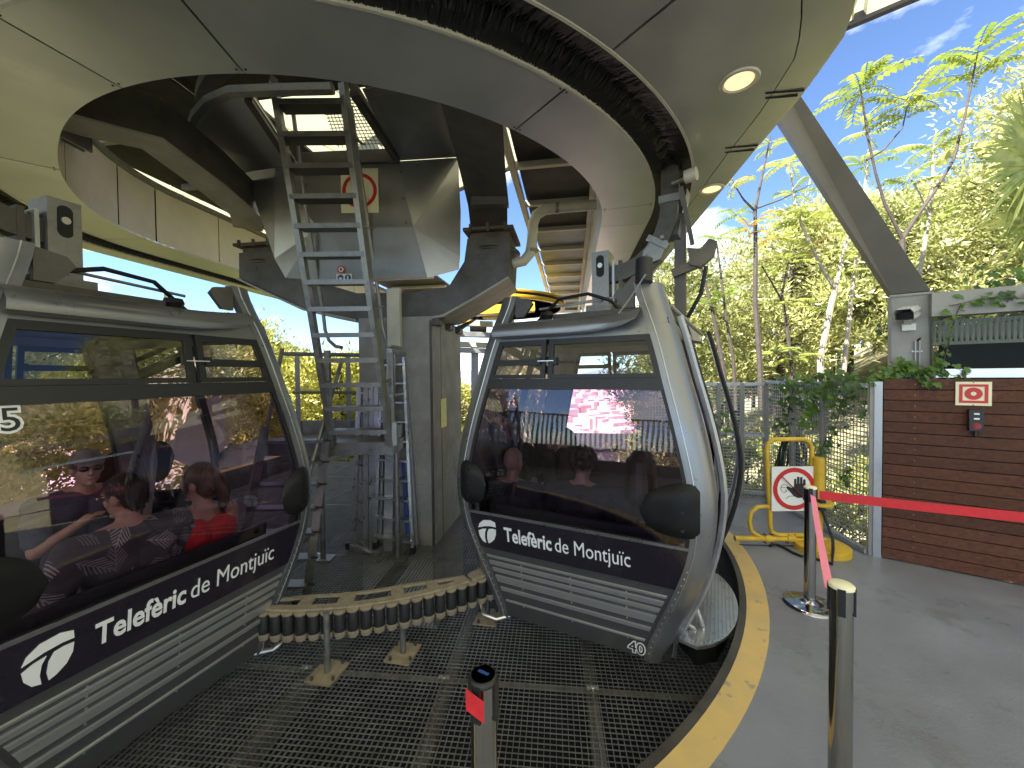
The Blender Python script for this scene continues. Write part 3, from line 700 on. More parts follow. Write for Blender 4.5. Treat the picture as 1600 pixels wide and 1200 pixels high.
# ------------------------------------------------------------------ access stair, landing, lower ladder
def V(*a): return Vector(a)
sr = thing('upper_ladder', 'steep galvanised ladder stair rising from the landing into the hatch', 'ladder', (-1.575, 4.1, 1.02))
B0, T0 = V(-1.575, 4.1, 1.0), V(-1.7075, 3.43, 4.18)
up = (T0-B0).normalized()
for s_ in (-1, 1):
    put('stringer', MB().bar(B0+V(s_*.305, 0, 0)-up*.02, T0+V(s_*.305, 0, 0)+up*.1, .016, .13, (0, 1, .3)), 'steel_galv', sr)
    put('stringer_flange', MB().bar(B0+V(s_*.29, -.063, -.012), T0+V(s_*.29, -.063, 0), .05, .012, (0, 1, .3)), 'steel_galv', sr)
for k in range(13):
    f = (k+.6)/13.1; p = B0+(T0-B0)*f
    put('tread', MB().box(p+V(0, .02, 0), (.595, .175, .022)), 'steel_galv' if k < 9 else 'steel_dark', sr)
    put('tread_nosing', MB().box(p+V(0, -.07, -.012), (.595, .006, .045)), 'steel_galv', sr)
for s_, xs in ((1, [(548, 165, 3.85), (566, 290, 4.10), (594, 480, 4.46), (598, 512, 4.5), (603, 530, 4.52), (612, 541, 4.5), (621, 543, 4.42)]), (-1, [(458, 175, 3.85), (478, 330, 4.12), (504, 480, 4.46), (508, 516, 4.5), (514, 532, 4.52), (524, 541, 4.5), (534, 543, 4.42)])):
    put('handrail', MB().tube([by(*p) for p in xs], .021, 8), 'steel_galv', sr)
    for k in (2, 5, 8, 11):
        p = B0+(T0-B0)*((k+.6)/13.1)+V(s_*.32, .0, 0); put('rail_bracket', MB().bar(p, p+V(0, .22, .06), .03, .01), 'steel_galv', sr)
ld = thing('landing', 'small grating landing with guard rails halfway up beside the concrete column', 'landing', (-1.9, 4.4, -.3))
put('deck', MB().box((-1.93, 4.45, 1.0), (1.36, .72, .035)), 'steel_galv', ld)
put('toe_board', MB().box((-1.93, 4.82, 1.09), (1.36, .012, .16)), 'steel_galv', ld)
put('toe_board', MB().box((-1.26, 4.45, 1.09), (.012, .72, .16)), 'steel_galv', ld)
put('front_beam', MB().box((-1.93, 4.08, .95), (1.36, .02, .13)), 'steel_galv', ld)
put('side_beam', MB().box((-1.25, 4.45, .95), (.02, .72, .13)), 'steel_galv', ld)
put('side_beam', MB().box((-2.61, 4.45, .95), (.02, .72, .13)), 'steel_galv', ld)
for x, y in ((622, 872), (505, 873)):
    p = bz(x, y, -.3); put('leg', MB().cyl(p, p+V(0, 0, 1.26), .029, 12), 'steel_galv', ld)
    f = put('foot_plate', MB().box(p+V(0, 0, .006), (.22, .16, .012)), 'steel_galv', ld)
for p in (V(-2.62, 4.80, 1), V(-2.0, 4.80, 1), V(-1.27, 4.80, 1), V(-1.27, 4.14, 1), V(-1.93, 4.12, 1)):
    put('guard_post', MB().bar(p, p+V(0, 0, .98), .055 if p.y > 4.5 else .05, .012 if p.y > 4.5 else .05), 'steel_galv', ld)
put('guard_rail', MB().tube([V(-2.78, 4.80, 1.99), V(-1.27, 4.80, 1.95)], .024, 8), 'steel_galv', ld)
put('guard_rail', MB().tube([V(-2.68, 4.80, 1.52), V(-1.27, 4.80, 1.50)], .018, 8), 'steel_galv', ld)
put('guard_rail', MB().tube([V(-1.27, 4.84, 1.97), V(-1.27, 4.10, 1.97)], .024, 10), 'alu_dull', ld)
put('guard_rail', MB().tube([V(-1.27, 4.84, 1.50), V(-1.27, 4.10, 1.50)], .018, 10), 'alu_dull', ld)
put('hinge_plate', MB().box((-1.235, 4.10, 1.10), (.05, .03, .24)), 'alu_dull', ld)
ll = thing('lower_ladder', 'steep galvanised ladder from the floor to the landing, half behind the left cabin', 'ladder', bz(478, 945, -.3))
f0 = bz(478, 945, -.3); f1 = V(-1.93, 4.10, 1.18)
d_ = V(-.64, -.03, 0)
for k in (0, 1): put('stringer', MB().bar(f0+d_*k, f1+d_*k, .075, .02, (0, 1, .3)) if k == 0 else MB().bar(f0+d_*k, f1+d_*k, .02, .12, (0, 1, .3)), 'steel_galv', ll)
for k in range(7):
    p = f0+(f1-f0)*((k+.75)/7.4); put('rung', MB().bar(p, p+d_, .13, .022), 'steel_galv', ll)
    put('rung_bolt', MB().cyl(p+V(.005, -.012, 0), p+V(.06, -.012, 0), .012, 6), 'steel_dark', ll)
put('handrail', MB().tube([by(535, 560, 4.35), by(500, 680, 4.05), by(470, 790, 3.75), by(458, 830, 3.66), by(460, 842, 3.64), by(472, 848, 3.64), by(484, 840, 3.64)], .022, 8), 'steel_galv', ll)
put('handrail', MB().tube([by(441, 545, 4.5), by(415, 680, 4.15), by(385, 800, 3.8)], .022, 8), 'steel_galv', ll)
put('foot', MB().box(f0+V(-.02, .02, .03), (.16, .12, .05)), 'steel_dark', ll)
# leaning aluminium ladders
el = thing('extension_ladder', 'slim aluminium extension ladder standing upright beside the step ladder', 'ladder', bz(560, 860, -.3))
A0, A1 = by(552, 853, 4.50), by(562, 600, 4.62); A2, A3 = by(572, 866, 4.47), by(572, 600, 4.60)
for p, q in ((A0, A1), (A2, A3), (by(581, 868, 4.46), by(580, 600, 4.6)), (by(588, 868, 4.46), by(588, 596, 4.6))): put('rail', MB().bar(p, q, .055, .03, (0, 1, 0)), 'alu', el)
for k in range(9): f = (k+.5)/9; put('rung', MB().bar(A0+(A1-A0)*f, A2+(A3-A2)*f, .03, .02), 'alu', el)
put('stabiliser', MB().bar(by(545, 852, 4.5), by(592, 872, 4.42), .06, .06), 'alu', el)
for p in ((545, 852, 4.5), (592, 872, 4.42)): put('rubber_foot', MB().box(by(*p), (.05, .07, .075)), 'rubber', el)
sl = thing('step_ladder', 'tall folded aluminium step ladder leaning on the concrete column', 'ladder', bz(618, 862, -.3))
l0, l1 = by(587, 850, 4.40), by(598, 560, 4.60); r0, r1 = by(645, 858, 4.38), by(631, 558, 4.60)
for p, q in ((l0, l1), (r0, r1)): put('rail', MB().bar(p, q, .03, .05, (0, 1, 0)), 'alu', sl); put('rear_rail', MB().bar(p+V(.02, .12, 0), q+V(0, .05, 0), .025, .04, (0, 1, 0)), 'alu_dull', sl)
for k in range(10):
    f = (k+.42)/9.8; put('step', MB().bar(l0+(l1-l0)*f, r0+(r1-r0)*f, .10, .022), 'alu', sl)
for s_ in (.25, .8): put('blue_strap', MB().bar(l0+(r0-l0)*s_+V(0, .10, .12), l1+(r1-l1)*s_+V(0, .06, -1.2), .045, .008, (0, 1, 0)), 'sign_blue', sl)
for p in (l0, r0): put('rubber_foot', MB().box(p+V(0, 0, -.01), (.05, .08, .07)), 'rubber', sl)

# ------------------------------------------------------------------ guide rail with hanging rubber rollers
gd = thing('guide_rail', 'curved cream guide plate with a row of black rubber rollers on posts over the grating', 'guide rail', W(.5, -2, -.3))
def arcp(rr, deg, z): return W(rr*math.cos(R(deg)), rr*math.sin(R(deg)), z)
def guide(d0, d1, holes):
    # plate as a strip of cells with real openings
    RI, RO = 1.93, 2.115; zt = .135
    cuts = sorted(set([d0, d1] + [h for hh in holes for h in hh])); mb = MB()
    def cell(a0, a1, r0, r1, end0=None, end1=None):
        nn_ = max(2, int((a1-a0)/2)); rows = [[], []]
        for i in range(nn_+1):
            a_ = a0+(a1-a0)*i/nn_; k_ = (a_-d0)/(d1-d0); taper = .09*max(0, 1-k_/.28)**1.3 + .09*max(0, 1-(1-k_)/.28)**1.3
            lo = RI+taper; 
            rows[0].append(arcp(max(r0, lo) if r0 == RI else max(r0, lo+.03), a_, zt)); rows[1].append(arcp(max(r1, lo+.03) if r1 < RO else r1, a_, zt))
        mb.sheet(rows, (0, 0, -.014))
    for a0, a1 in zip(cuts, cuts[1:]):
        hole = any(abs(a0-h0) < 1e-6 for h0, h1 in holes)
        if hole: cell(a0, a1, RI, RI+.03); cell(a0, a1, RO-.055, RO)
        else: cell(a0, a1, RI, RO)
    return mb
rails = [(-87.0+8.5-8.5, -46)]
G1 = (-91, -47.5); put('guide_plate', guide(-91+.3, -47.8, [(-87.5, -81), (-78.5, -73.6), (-70.5, -63.5), (-61, -56.2), (-54, -50.3)]), 'tan', gd, smooth=20)
put('guide_plate', guide(-47, -4, [(-43, -37), (-34, -28), (-25, -18), (-15, -9)]), 'tan', gd, smooth=20)
put('guide_plate', guide(-134, -91.4, [(-130, -124), (-121, -115), (-111, -104), (-101, -95)]), 'tan', gd, smooth=20)
k = 0; a_ = -133.
rollprof = [(.0, .118), (.030, .118), (.041, .105), (.042, .02), (.040, -.03), (.0385, -.06), (.030, -.078), (0, -.08)]
me_r = MB().lathe([(0, .10), (.036, .10), (.0385, .095), (.0385, -.035), (0, -.035)], seg=12).mesh('roller')
me_r.materials.append(MATS['rubber'])
me_c = MB().lathe([(.036, .121), (.043, .118), (.044, .108), (.040, .10)], seg=12).mesh('roller_cap'); me_c.materials.append(MATS['tan'])
me_b = MB().lathe([(.0395, -.03), (.0405, -.05), (.034, -.075), (.0, -.082)], seg=12).mesh('roller_end'); me_b.materials.append(MATS['tan'])
while a_ < -5:
    p = arcp(2.105, a_, 0)
    r_ = put('roller', me_r, None, gd); r_.location = p-gd.location; r_.scale = (1, 1, .95+.06*rnd.random())
    for m_, n_ in ((me_c, 'roller_cap'), (me_b, 'roller_end')):
        c_ = put(n_, m_, None, r_)
    a_ += 2.32
for x, y in ((512, 1052), (630, 1022), (762, 966)):
    p = bz(x, y, -.3); d = (Vector((p.x-CX, p.y-CY, 0))).normalized()
    put('post', MB().cyl(p, p+V(0, 0, .42), .021, 12), 'steel_galv', gd)
    put('base_plate', MB().box(p+V(0, 0, .007), (.19, .21, .014), Matrix.Rotation(R(-12), 3, 'Z')), 'tan', gd)
    for sx in (-1, 1):
        for sy in (-1, 1): put('bolt', MB().cyl(p+V(sx*.07, sy*.075, 0), p+V(sx*.07, sy*.075, .035), .011, 6), 'steel_dark', gd)
    put('arm', MB().bar(p+V(0, 0, .39), arcp(1.98, math.degrees(math.atan2((p-Vector((CX, CY, p.z))).dot(AX3), (p-Vector((CX, CY, p.z))).dot(NX3))), .10), .04, .03), 'steel_dark', gd)

# ------------------------------------------------------------------ gondola cabins (built in their own axes: x = door side, y = direction of travel)
TA = smoothtab([(-.15, .62), (0, .69), (.25, .80), (.55, .885), (.87, .925), (1.1, .905), (1.4, .845), (1.7, .765), (2.0, .69), (2.3, .60)])
TP = smoothtab([(-.15, .50), (.07, .57), (.40, .70), (.67, .775), (1.0, .77), (1.3, .71), (1.6, .635), (1.93, .55), (2.3, .43)])
TB = smoothtab([(-.15, 0), (.25, .05), (.6, .10), (.9, .12), (1.3, .10), (1.65, .055), (2.0, 0), (2.3, -.06)])
fA = lambda z: lerp(TA, z); fP = lambda z: lerp(TP, z); fW = lambda z: .95 + lerp(TB, z)
def zr(z0, z1, n_=None):
    n_ = n_ or max(2, int((z1-z0)/.07)); return [z0+(z1-z0)*i/n_ for i in range(n_+1)]
LOGO = [[(0, .60), (.08, .78), (.32, .95), (.72, 1.0), (.98, .93), (1.0, .74), (.75, .75), (.4, .71), (.15, .64)],
        [(0, .47), (.22, .57), (.46, .61), (.37, .45), (.34, .22), (.38, .0), (.2, .05), (.05, .24)],
        [(.60, .62), (.8, .655), (1.0, .64), (.98, .42), (.86, .2), (.66, .05), (.52, 0), (.47, .2), (.5, .45)]]
def cabin(name, label, loc, rz, number, pshift=0.):
    t = thing(name, label, 'cable car cabin', loc, rz, 'cable car cabins in the station')
    pt = lambda nm, mb, m, par=None, **k: put(nm, mb, m, par or t, local=True, **k)
    # floor, roof
    pt('floor', MB().prism([(-.66, -.93, -.14), (.66, -.93, -.14), (.66, .93, -.14), (-.66, .93, -.14)], (0, 0, .05)), 'seat')
    rf = MB(); rows = []
    for z, ins in ((2.02, .02), (2.06, .03), (2.09, .08), (2.11, .20), (2.12, .45)):
        a_ = fA(2.05)-ins; b_ = fW(2.05)-ins
        rows.append([(-a_, -b_, z), (a_, -b_, z), (a_, b_, z), (-a_, b_, z), (-a_, -b_, z)])
    rf.sheet(rows); rf.add([(-.24, -.5, 2.12), (.24, -.5, 2.12), (.24, .5, 2.12), (-.24, .5, 2.12)], [(0, 1, 2, 3)])
    rf.add([(-.66, -.92, 2.02), (.66, -.92, 2.02), (.66, .92, 2.02), (-.66, .92, 2.02)], [(3, 2, 1, 0)])
    roof = pt('roof', rf, 'steel_dark')
    for y in (-.42, .42):
        pt('roof_beam', MB().box((.08, y, 2.165), (.78, .09, .09)), 'steel_dark')
        for x in (-.38, .44): pt('spring_mount', MB().lathe([(.05, 0), (.06, .03), (.045, .06), (.06, .09), (.05, .12)], (x, y, 2.12), 12), 'rubber')
    # corner posts
    for sx in (-1, 1):
        for sy in (-1, 1):
            rows = []; seam = []
            for z in zr(-.16, 2.30, 34):
                A, Pz, w_ = fA(z), fP(z), fW(z); r_ = min(.13, (A-Pz)*.75); row = [(Pz, w_-.05), (Pz, w_+.012)]
                for k in range(7):
                    q = R(90-15*k); row.append((A-r_+r_*math.cos(q), w_+.012-r_+r_*math.sin(q)))
                row += [(A, w_-.20), (A-.045, w_-.20), (A-.045, w_-.06)]
                row.append(row[0]); rows.append([(sx*x, sy*y, z) for x, y in row]); seam.append((sx*(A-r_*1.0), sy*(w_+.0135), z))
            mb = MB().sheet(rows); nrow = len(rows[0])
            for rr in (rows[0], rows[-1]): mb.add(rr[:-1], [tuple(range(nrow-1))])
            p_ = pt('corner_post', mb, 'cab_paint')
            pt('seam', MB().tube(seam, .0028, 5), 'alu', p_)
            rv = MB()
            for z in zr(-.10, .52, 13):
                x_ = sx*(fP(z)+.022); y_ = sy*(fW(z)+.012); rv.cyl((x_, y_, z), (x_, y_+sy*.005, z), .0055, 6)
            pt('rivet', rv, 'alu', p_, kind='stuff')
            rg = MB()                                      # black gasket beside the glass
            rg.sheet([[(sx*(fP(z)-.022), sy*(fW(z)+.004), z), (sx*(fP(z)+.004), sy*(fW(z)+.004), z)] for z in zr(.64, 1.95)], (0, -sy*.02, 0)); pt('gasket', rg, 'rubber', p_)
    for s in (-1, 1):
        E_ = lambda X, z, off=0.: (X*-s, s*(fW(z)+off), z)
        def face(z0, z1, off, ins=0., x0=None, x1=None, th=.012, nx_=6):
            rows = []
            for z in zr(z0, z1):
                a0 = -fP(z)-ins if x0 is None else x0(z); a1 = fP(z)+ins if x1 is None else x1(z)
                rows.append([E_(a0+(a1-a0)*i/nx_, z, off) for i in range(nx_+1)])
            return MB().sheet(rows, (0, -s*th, 0) if th else None)
        lp = pt('lower_panel', face(-.15, .385, 0, .01), 'cab_lower')
        for z, h, o_ in ((.318, .012, .010), (.268, .026, .013), (.215, .022, .012), (.148, .044, .015), (.068, .022, .012), (-.022, .010, .010)):
            rows = []
            for dz, of in ((-h/2-.006, .001), (-h/2, o_), (h/2, o_), (h/2+.006, .001)):
                zz = z+dz; a_ = fP(zz)-.025; rows.append([E_(-a_+2*a_*i/4, zz, of) for i in range(5)])
            pt('rib', MB().sheet(rows), 'cab_rib_lit', lp, smooth=20)
        rv = MB()
        for z in (.292, .243, .185, .108, -.035):
            for X in (-.36, .02, .40): p = E_(X, z, 0); rv.cyl(p, (p[0], p[1]+s*.005, p[2]), .006, 6)
        pt('rivet', rv, 'alu', lp, kind='stuff')
        bd = pt('name_band', face(.385, .655, .006, .0), 'cab_band')
        def decal(me, X0, Z0, nm, m, par, off=.009, thick=.002):
            for v in me.vertices:
                X, Zz = X0+v.co.x, Z0+v.co.y; p = E_(X, Zz, off + (thick if v.co.z > 0 else 0)); v.co = p
            me.update(); return pt(nm, me, m, par)
        m1 = text_mesh('Telefèric', .150, .0035); w1 = max(v.co.x for v in m1.vertices)
        m2 = text_mesh('de Montjuïc', .150, 0); w2 = max(v.co.x for v in m2.vertices)
        k1 = .375/w1; k2 = .515/w2
        for m_, k_ in ((m1, k1), (m2, k2)):
            for v in m_.vertices: v.co.x *= k_
        decal(m1, -.475+pshift, .475, 'lettering', 'print_white', bd); decal(m2, -.08+pshift, .475, 'lettering', 'print_white', bd)
        lg = MB()
        for pl in LOGO:
            n_ = len(pl); vs = [E_(-.70+pshift+.155*x, .425+.19*y, .010) for x, y in pl] + [E_(-.70+pshift+.155*x, .425+.19*y, .007) for x, y in pl]
            lg.add(vs, [tuple(range(n_))] + [(i, (i+1) % n_, n_+(i+1) % n_, n_+i) for i in range(n_)])
        pt('emblem', lg, 'print_white', bd, smooth=0)
        pt('front_glass', face(.655, 1.60, -.006, 0, th=0), 'cab_glass')
        pt('sill_strip', face(.650, .668, .008, 0), 'cab_paint')
        pt('crossbar', face(1.60, 1.675, .010, 0), 'black_plastic')
        X_div = .15*s
        for a0, a1 in ((lambda z: -fP(z), lambda z: X_div-.012), (lambda z: X_div+.012, lambda z: fP(z))):
            fr = MB()
            narrow = (a1(1.8)-a0(1.8)) < .55
            rows_spec = [(1.677, 1.705, 0, 1), (1.915, 1.955, 0, 1)]
            for z0, z1, f0, f1 in rows_spec: fr.sheet([[E_(a0(z), z, .008), E_(a1(z), z, .008)] for z in (z0, z1)], (0, -s*.025, 0))
            fr.sheet([[E_(a0(z), z, .0085), E_(a0(z)+.035, z, .0085)] for z in zr(1.705, 1.915)], (0, -s*.025, 0))
            fr.sheet([[E_(a1(z)-.035, z, .0085), E_(a1(z), z, .0085)] for z in zr(1.705, 1.915)], (0, -s*.025, 0))
            if narrow: fr.sheet([[E_(a0(z)+.03, z, .006), E_(a1(z)-.03, z, .006)] for z in (1.77, 1.815)], (0, -s*.02, 0))
            wf_ = pt('window_frame', fr, 'black_plastic')
            pt('pane', MB().sheet([[E_(a0(z)+.03, z, -.004), E_(a1(z)-.03, z, -.004)] for z in (1.70, 1.92)]), 'cab_glass_top', wf_)
        lt = pt('window_latch', MB().box(E_(X_div, 1.80, .022), (.12, .02, .006)), 'alu')
        for dx in (-.06, .06): pt('latch_block', MB().box(E_(X_div+dx, 1.80, .016), (.035, .02, .05)), 'black_plastic', lt)
        pt('header_panel', face(1.955, 2.10, .004, -.0), 'cab_paint')
        vr = MB(); rows = []
        for of, z, cut in ((0, 2.10, 0), (.045, 2.092, 0), (.085, 2.065, 0), (.098, 2.02, .02), (.085, 1.985, .10), (.03, 1.975, .16)):
            xa = -fP(2.05)-.06; xb = fP(2.05)-.02-cut
            rows.append([E_((xa+(xb-xa)*i/8), z + .03*(max(0, (i-5)/3))**2, of) for i in range(9)])
        vr.sheet(rows); pt('visor', vr, 'cab_paint')
        if number:
            if s == -1:
                for off, m_, b_ in ((.014, 'print_white', .008), (.0165, 'print_black', .0)):
                    mm = text_mesh(number, .105, b_); decal(mm, .405, -.118, 'number', m_, lp, off, .001)
        # black bumpers hugging the posts
        for sx in (-1, 1):
            rows = []; nS = 10; tipx = .50 if sx*-s > 0 else .61
            for i in range(nS+1):
                f = i/nS; X = tipx + (.805-tipx)*f; hz = .152*math.sqrt(max(0, 1-(1-min(1, f*1.12))**2.2)) + .012
                if f > .9: hz *= .96
                row = []
                for j in range(9):
                    q = -1+2*j/8; zz = .895+hz*q - .03*(1-f); dep = .012+.045*math.sqrt(max(0, 1-abs(q)**3.5))*min(1, .25+1.2*f)*(1-.35*max(0, (f-.75)/.25)**2)
                    row.append(E_(sx*X, zz, dep))
                rows.append(row)
            # round the corner
            for X2, bk in ((.833, .012), (.842, .05)):
                row = []
                for j in range(9):
                    q = -1+2*j/8; zz = .895+.150*q; row.append((sx*X2*(-s)*-1*-1 if False else -s*sx*X2, s*(fW(.9)-bk+.03*math.sqrt(max(0, 1-abs(q)**3.5))), zz))
                rows.append(row)
            b_ = pt('bumper', MB().sheet(rows), 'bumper', smooth=50)
            for dz in (-.105, 0, .105):
                p = E_(sx*.745, .895+dz, .054); pt('screw', MB().cyl(p, (p[0], p[1]+s*.008, p[2]), .011, 8), 'black_plastic', b_)
        # bench at this end
        bn = pt('bench_seat', MB().box((0, s*.66, .30), (1.18, .42, .07)), 'seat')
        pt('bench_back', MB().sheet([[(-.60, s*(.86+.02*i), .34+.12*i), (.60, s*(.86+.02*i), .34+.12*i)] for i in range(4)], (0, s*.03, 0)), 'seat')
    # plain side away from the platform
    for nm, z0, z1, m_, th in (('side_panel', -.14, .45, 'cab_lower', .01), ('side_glass', .47, 1.95, 'side_glass', 0), ('side_header', 1.95, 2.06, 'cab_paint', .01)):
        rows = [[(-fA(z)+.012, y*(fW(z)-.19), z) for y in (-1, -.5, 0, .5, 1)] for z in zr(z0, z1)]
        pt(nm, MB().sheet(rows, (th, 0, 0) if th else None), m_)
    rows = [[(-fA(z)+.008, -.02, z), (-fA(z)+.008, .02, z)] for z in zr(.45, 1.95)]
    pt('side_mullion', MB().sheet(rows, (.03, 0, 0)), 'black_plastic')
    # door side: frame, sliding leaves, step
    for s in (-1, 1):
        pt('side_header', MB().sheet([[(fA(z)-.012, y*(fW(z)-.19), z) for y in (-1, 0, 1)] for z in zr(1.95, 2.06)], (-.01, 0, 0)), 'cab_paint') if s == 1 else None
    def leaf(y0, y1, dx, lead):
        X_ = lambda z: fA(z)+dx
        lf = pt('door_leaf', MB().sheet([[(X_(z), y0+.02, z), (X_(z), y1-.02, z)] for z in zr(-.12, .42)], (-.02, 0, 0)), 'cab_lower')
        pt('leaf_glass', MB().sheet([[(X_(z)-.004, y0+.02, z), (X_(z)-.004, y1-.02, z)] for z in zr(.42, 1.95)]), 'side_glass', lf)
        for y in (y0, y1):
            big = abs(y-lead) < 1e-6
            pt('rubber_edge' if big else 'leaf_frame', MB().tube([(X_(z), y, z) for z in zr(-.22, 2.08, 22)], .019 if big else .023, 6), 'rubber' if big else 'alu_dull', lf)
        pt('leaf_frame', MB().tube([(X_(1.97), y0, 1.97), (X_(1.97), y1, 1.97)], .018, 6), 'alu_dull', lf)
    leaf(-.74, -.16, .035, -.16); leaf(.42, .95, .185, .42)
    for y in (-.60, .62):
        pt('door_jamb', MB().tube([(fA(z)-.03, y, z) for z in zr(-.12, 2.02, 20)], .022, 6), 'chrome')
    EL = lambda a: (.70+.36*math.cos(R(a)), -.30+.62*math.sin(R(a)))
    st = pt('door_step', MB().prism([(.70, -.86, -.035)]+[EL(a)+(-.035,) for a in range(-72, 75, 8)]+[(.70, .25, -.035)], (0, 0, .02)), 'alu', smooth=0)
    ri = MB()
    for i in range(14):
        x = .715+.024*i; hy = .62*math.sqrt(max(0, 1-((x-.70)/.36)**2))-.025
        if hy > .03: ri.bar((x, max(-.84, -.30-hy), -.0125), (x, min(.24, -.30+hy), -.0125), .007, .005)
    pt('step_groove', ri, 'alu_dull', st, kind='stuff')
    pt('step_tray', MB().prism([(x, y, -.20) for x, y in ((.66, -.6), (.80, -.80), (.92, -.70), (1.0, -.40), (1.02, -.10), (.95, .12), (.66, .22))], (0, 0, .155)), 'rubber', smooth=0)
    pt('step_hinge', MB().tube([(.70, -.62, .12), (.80, -.66, .10), (.84, -.66, -.02)], .016, 6), 'alu', st)
    pt('step_hinge', MB().tube([(.70, -.70, .02), (.78, -.72, .0), (.82, -.70, -.06)], .014, 6), 'alu', st)
    for sx, sy in ((-1, -1), (-1, 1)):
        pt('guide_hoop', MB().tube([(sx*.50, sy*.93, -.16), (sx*.58, sy*1.0, -.17), (sx*.68, sy*1.02, -.15), (sx*.74, sy*.96, -.11), (sx*.74, sy*.90, -.08)], .016, 8), 'alu')
    pt('door_drive', MB().box((.60, .0, 2.13), (.10, 1.3, .08)), 'steel_dark')
    pt('drive_cover', MB().prism([(.60, .28, 2.2), (.74, .28, 2.14), (.80, .28, 1.98), (.72, .28, 2.0), (.60, .28, 2.1)], (0, .42, 0)), 'cream')
    pt('drive_rod', MB().tube([(.64, -.7, 2.16), (.72, -.2, 2.10), (.80, .25, 2.04)], .014, 6), 'alu_dull')
    pt('post_cap', MB().cyl((.50, -.92, 2.29), (.50, -.90, 2.44), .055, 14), 'rubber')
    pt('stay_wire', MB().tube([(.52, -.97, 2.33), (.42, -.98, 2.18), (.32, -.99, 2.05)], .005, 5), 'alu')
    for sx in (-1, 1):
        for sy in (-1, 1): pt('roof_bracket', MB().prism([(sx*.44, sy*.90, 2.14), (sx*.44, sy*.90, 2.29), (sx*.33, sy*.90, 2.27), (sx*.30, sy*.90, 2.23), (sx*.37, sy*.90, 2.14)], (0, -sy*.03, 0)), 'steel_dark')
    # hanger: block, slotted box, curved arm up into the slot, brace, grip lever, cables
    pt('hanger_foot', MB().box((0, 0, 2.21), (.22, .34, .20)), 'steel_galv')
    hb = pt('hanger_box', MB().box((0, 0, 2.55), (.15, .20, .48)), 'steel_galv')
    for sy in (-1, 1):
        pl = [(.036*math.cos(R(a)), .06*(1 if math.sin(R(a)) > 0 else -1)+.036*math.sin(R(a))) for a in range(0, 360, 20)]
        pt('slot', MB().prism([(x, sy*.1005, 2.66+z) for x, z in pl], (0, sy*.002, 0)), 'dark_void', hb)
        pt('slot_bolt', MB().cyl((0, sy*.10, 2.665), (0, sy*.115, 2.665), .022, 10), 'alu', hb)
        pt('box_bolt', MB().cyl((0, sy*.10, 2.37), (0, sy*.118, 2.37), .034, 12), 'steel_galv', hb)
    pt('side_cheek', MB().box((.11, 0, 2.5), (.02, .16, .40)), 'alu_dull', hb)
    pt('side_cheek', MB().box((.165, 0, 2.48), (.03, .12, .44)), 'steel_dark', hb)
    path_ = [(.07, 2.585), (.20, 2.60), (.33, 2.655), (.44, 2.75), (.515, 2.87), (.555, 3.0), (.57, 3.16), (.57, 3.75)]
    rows = []
    for i, (x, z) in enumerate(path_):
        a_ = path_[max(i-1, 0)]; b_ = path_[min(i+1, len(path_)-1)]; d = Vector((b_[0]-a_[0], 0, b_[1]-a_[1])).normalized(); nn_ = Vector((-d.z, 0, d.x))*.068
        c_ = Vector((x, 0, z)); h_ = Vector((0, .055, 0)); rows.append([c_-nn_-h_, c_+nn_-h_, c_+nn_+h_, c_-nn_+h_, c_-nn_-h_])
    arm = pt('hanger_arm', MB().sheet(rows), 'steel_dark', smooth=25)
    pt('arm_brace', MB().bar((.14, 0, 2.34), (.44, 0, 2.68), .07, .10), 'steel_dark')
    pt('clamp_plate', MB().prism([(.36, -.075, 2.62), (.50, -.075, 2.66), (.56, -.075, 2.80), (.44, -.075, 2.84), (.36, -.075, 2.74)], (0, .15, 0)), 'steel_galv', arm)
    pt('clamp_bar', MB().bar((.40, -.085, 2.85), (.56, -.085, 2.75), .05, .016, (0, 1, 0)), 'steel_galv', arm)
    for f in (.34, .56): pt('clamp_bolt', MB().cyl((.38+.14*(f-.34)/.22, -.13, 2.70+.12*(f-.34)/.22), (.38+.14*(f-.34)/.22, .10, 2.70+.12*(f-.34)/.22), .016, 8), 'steel_galv', arm)
    pt('arm_band', MB().box((.57, 0, 3.15), (.17, .14, .06)), 'steel_galv', arm)
    lv = pt('grip_lever', MB().bar((.66, -.12, 3.20), (.74, .02, 2.76), .035, .016, (0, 1, 0)), 'steel_dark')
    pt('lever_roller', MB().cyl((.70, -.20, 3.23), (.78, -.22, 3.23), .05, 14), 'cream', lv)
    pt('lever_axle', MB().cyl((.60, -.14, 3.23), (.74, -.20, 3.23), .02, 8), 'steel_galv', lv)
    pt('lever_bracket', MB().prism([(.70, .0, 2.74), (.80, .0, 2.72), (.86, .0, 2.79), (.92, .0, 2.76), (.90, .0, 2.66), (.80, .0, 2.57), (.72, .0, 2.60)], (0, .10, 0)), 'steel_dark', lv)
    pt('bracket_arm', MB().bar((.58, .05, 2.55), (.80, .05, 2.62), .06, .07), 'steel_dark', lv)
    pt('tail_post', MB().box((.64, .12, 2.60), (.09, .10, .92)), 'yoke_paint')
    pt('tail_post', MB().bar((.60, .05, 2.85), (.66, .25, 3.3), .08, .08), 'steel_galv')
    pt('release_tube', MB().tube([(.84, .05, 2.58), (.80, .05, 2.36), (.70, .1, 2.18)], .018, 6), 'rubber')
    pt('cable', MB().tube([(-.52, -.40, 2.13), (-.25, -.46, 2.335), (0, -.47, 2.35), (.18, -.46, 2.28), (.32, -.42, 2.13)], .014, 8), 'cable')
    pt('cable', MB().tube([(-.52, .40, 2.13), (-.25, .46, 2.32), (0, .47, 2.34), (.25, .46, 2.26), (.40, .42, 2.13)], .014, 8), 'cable')
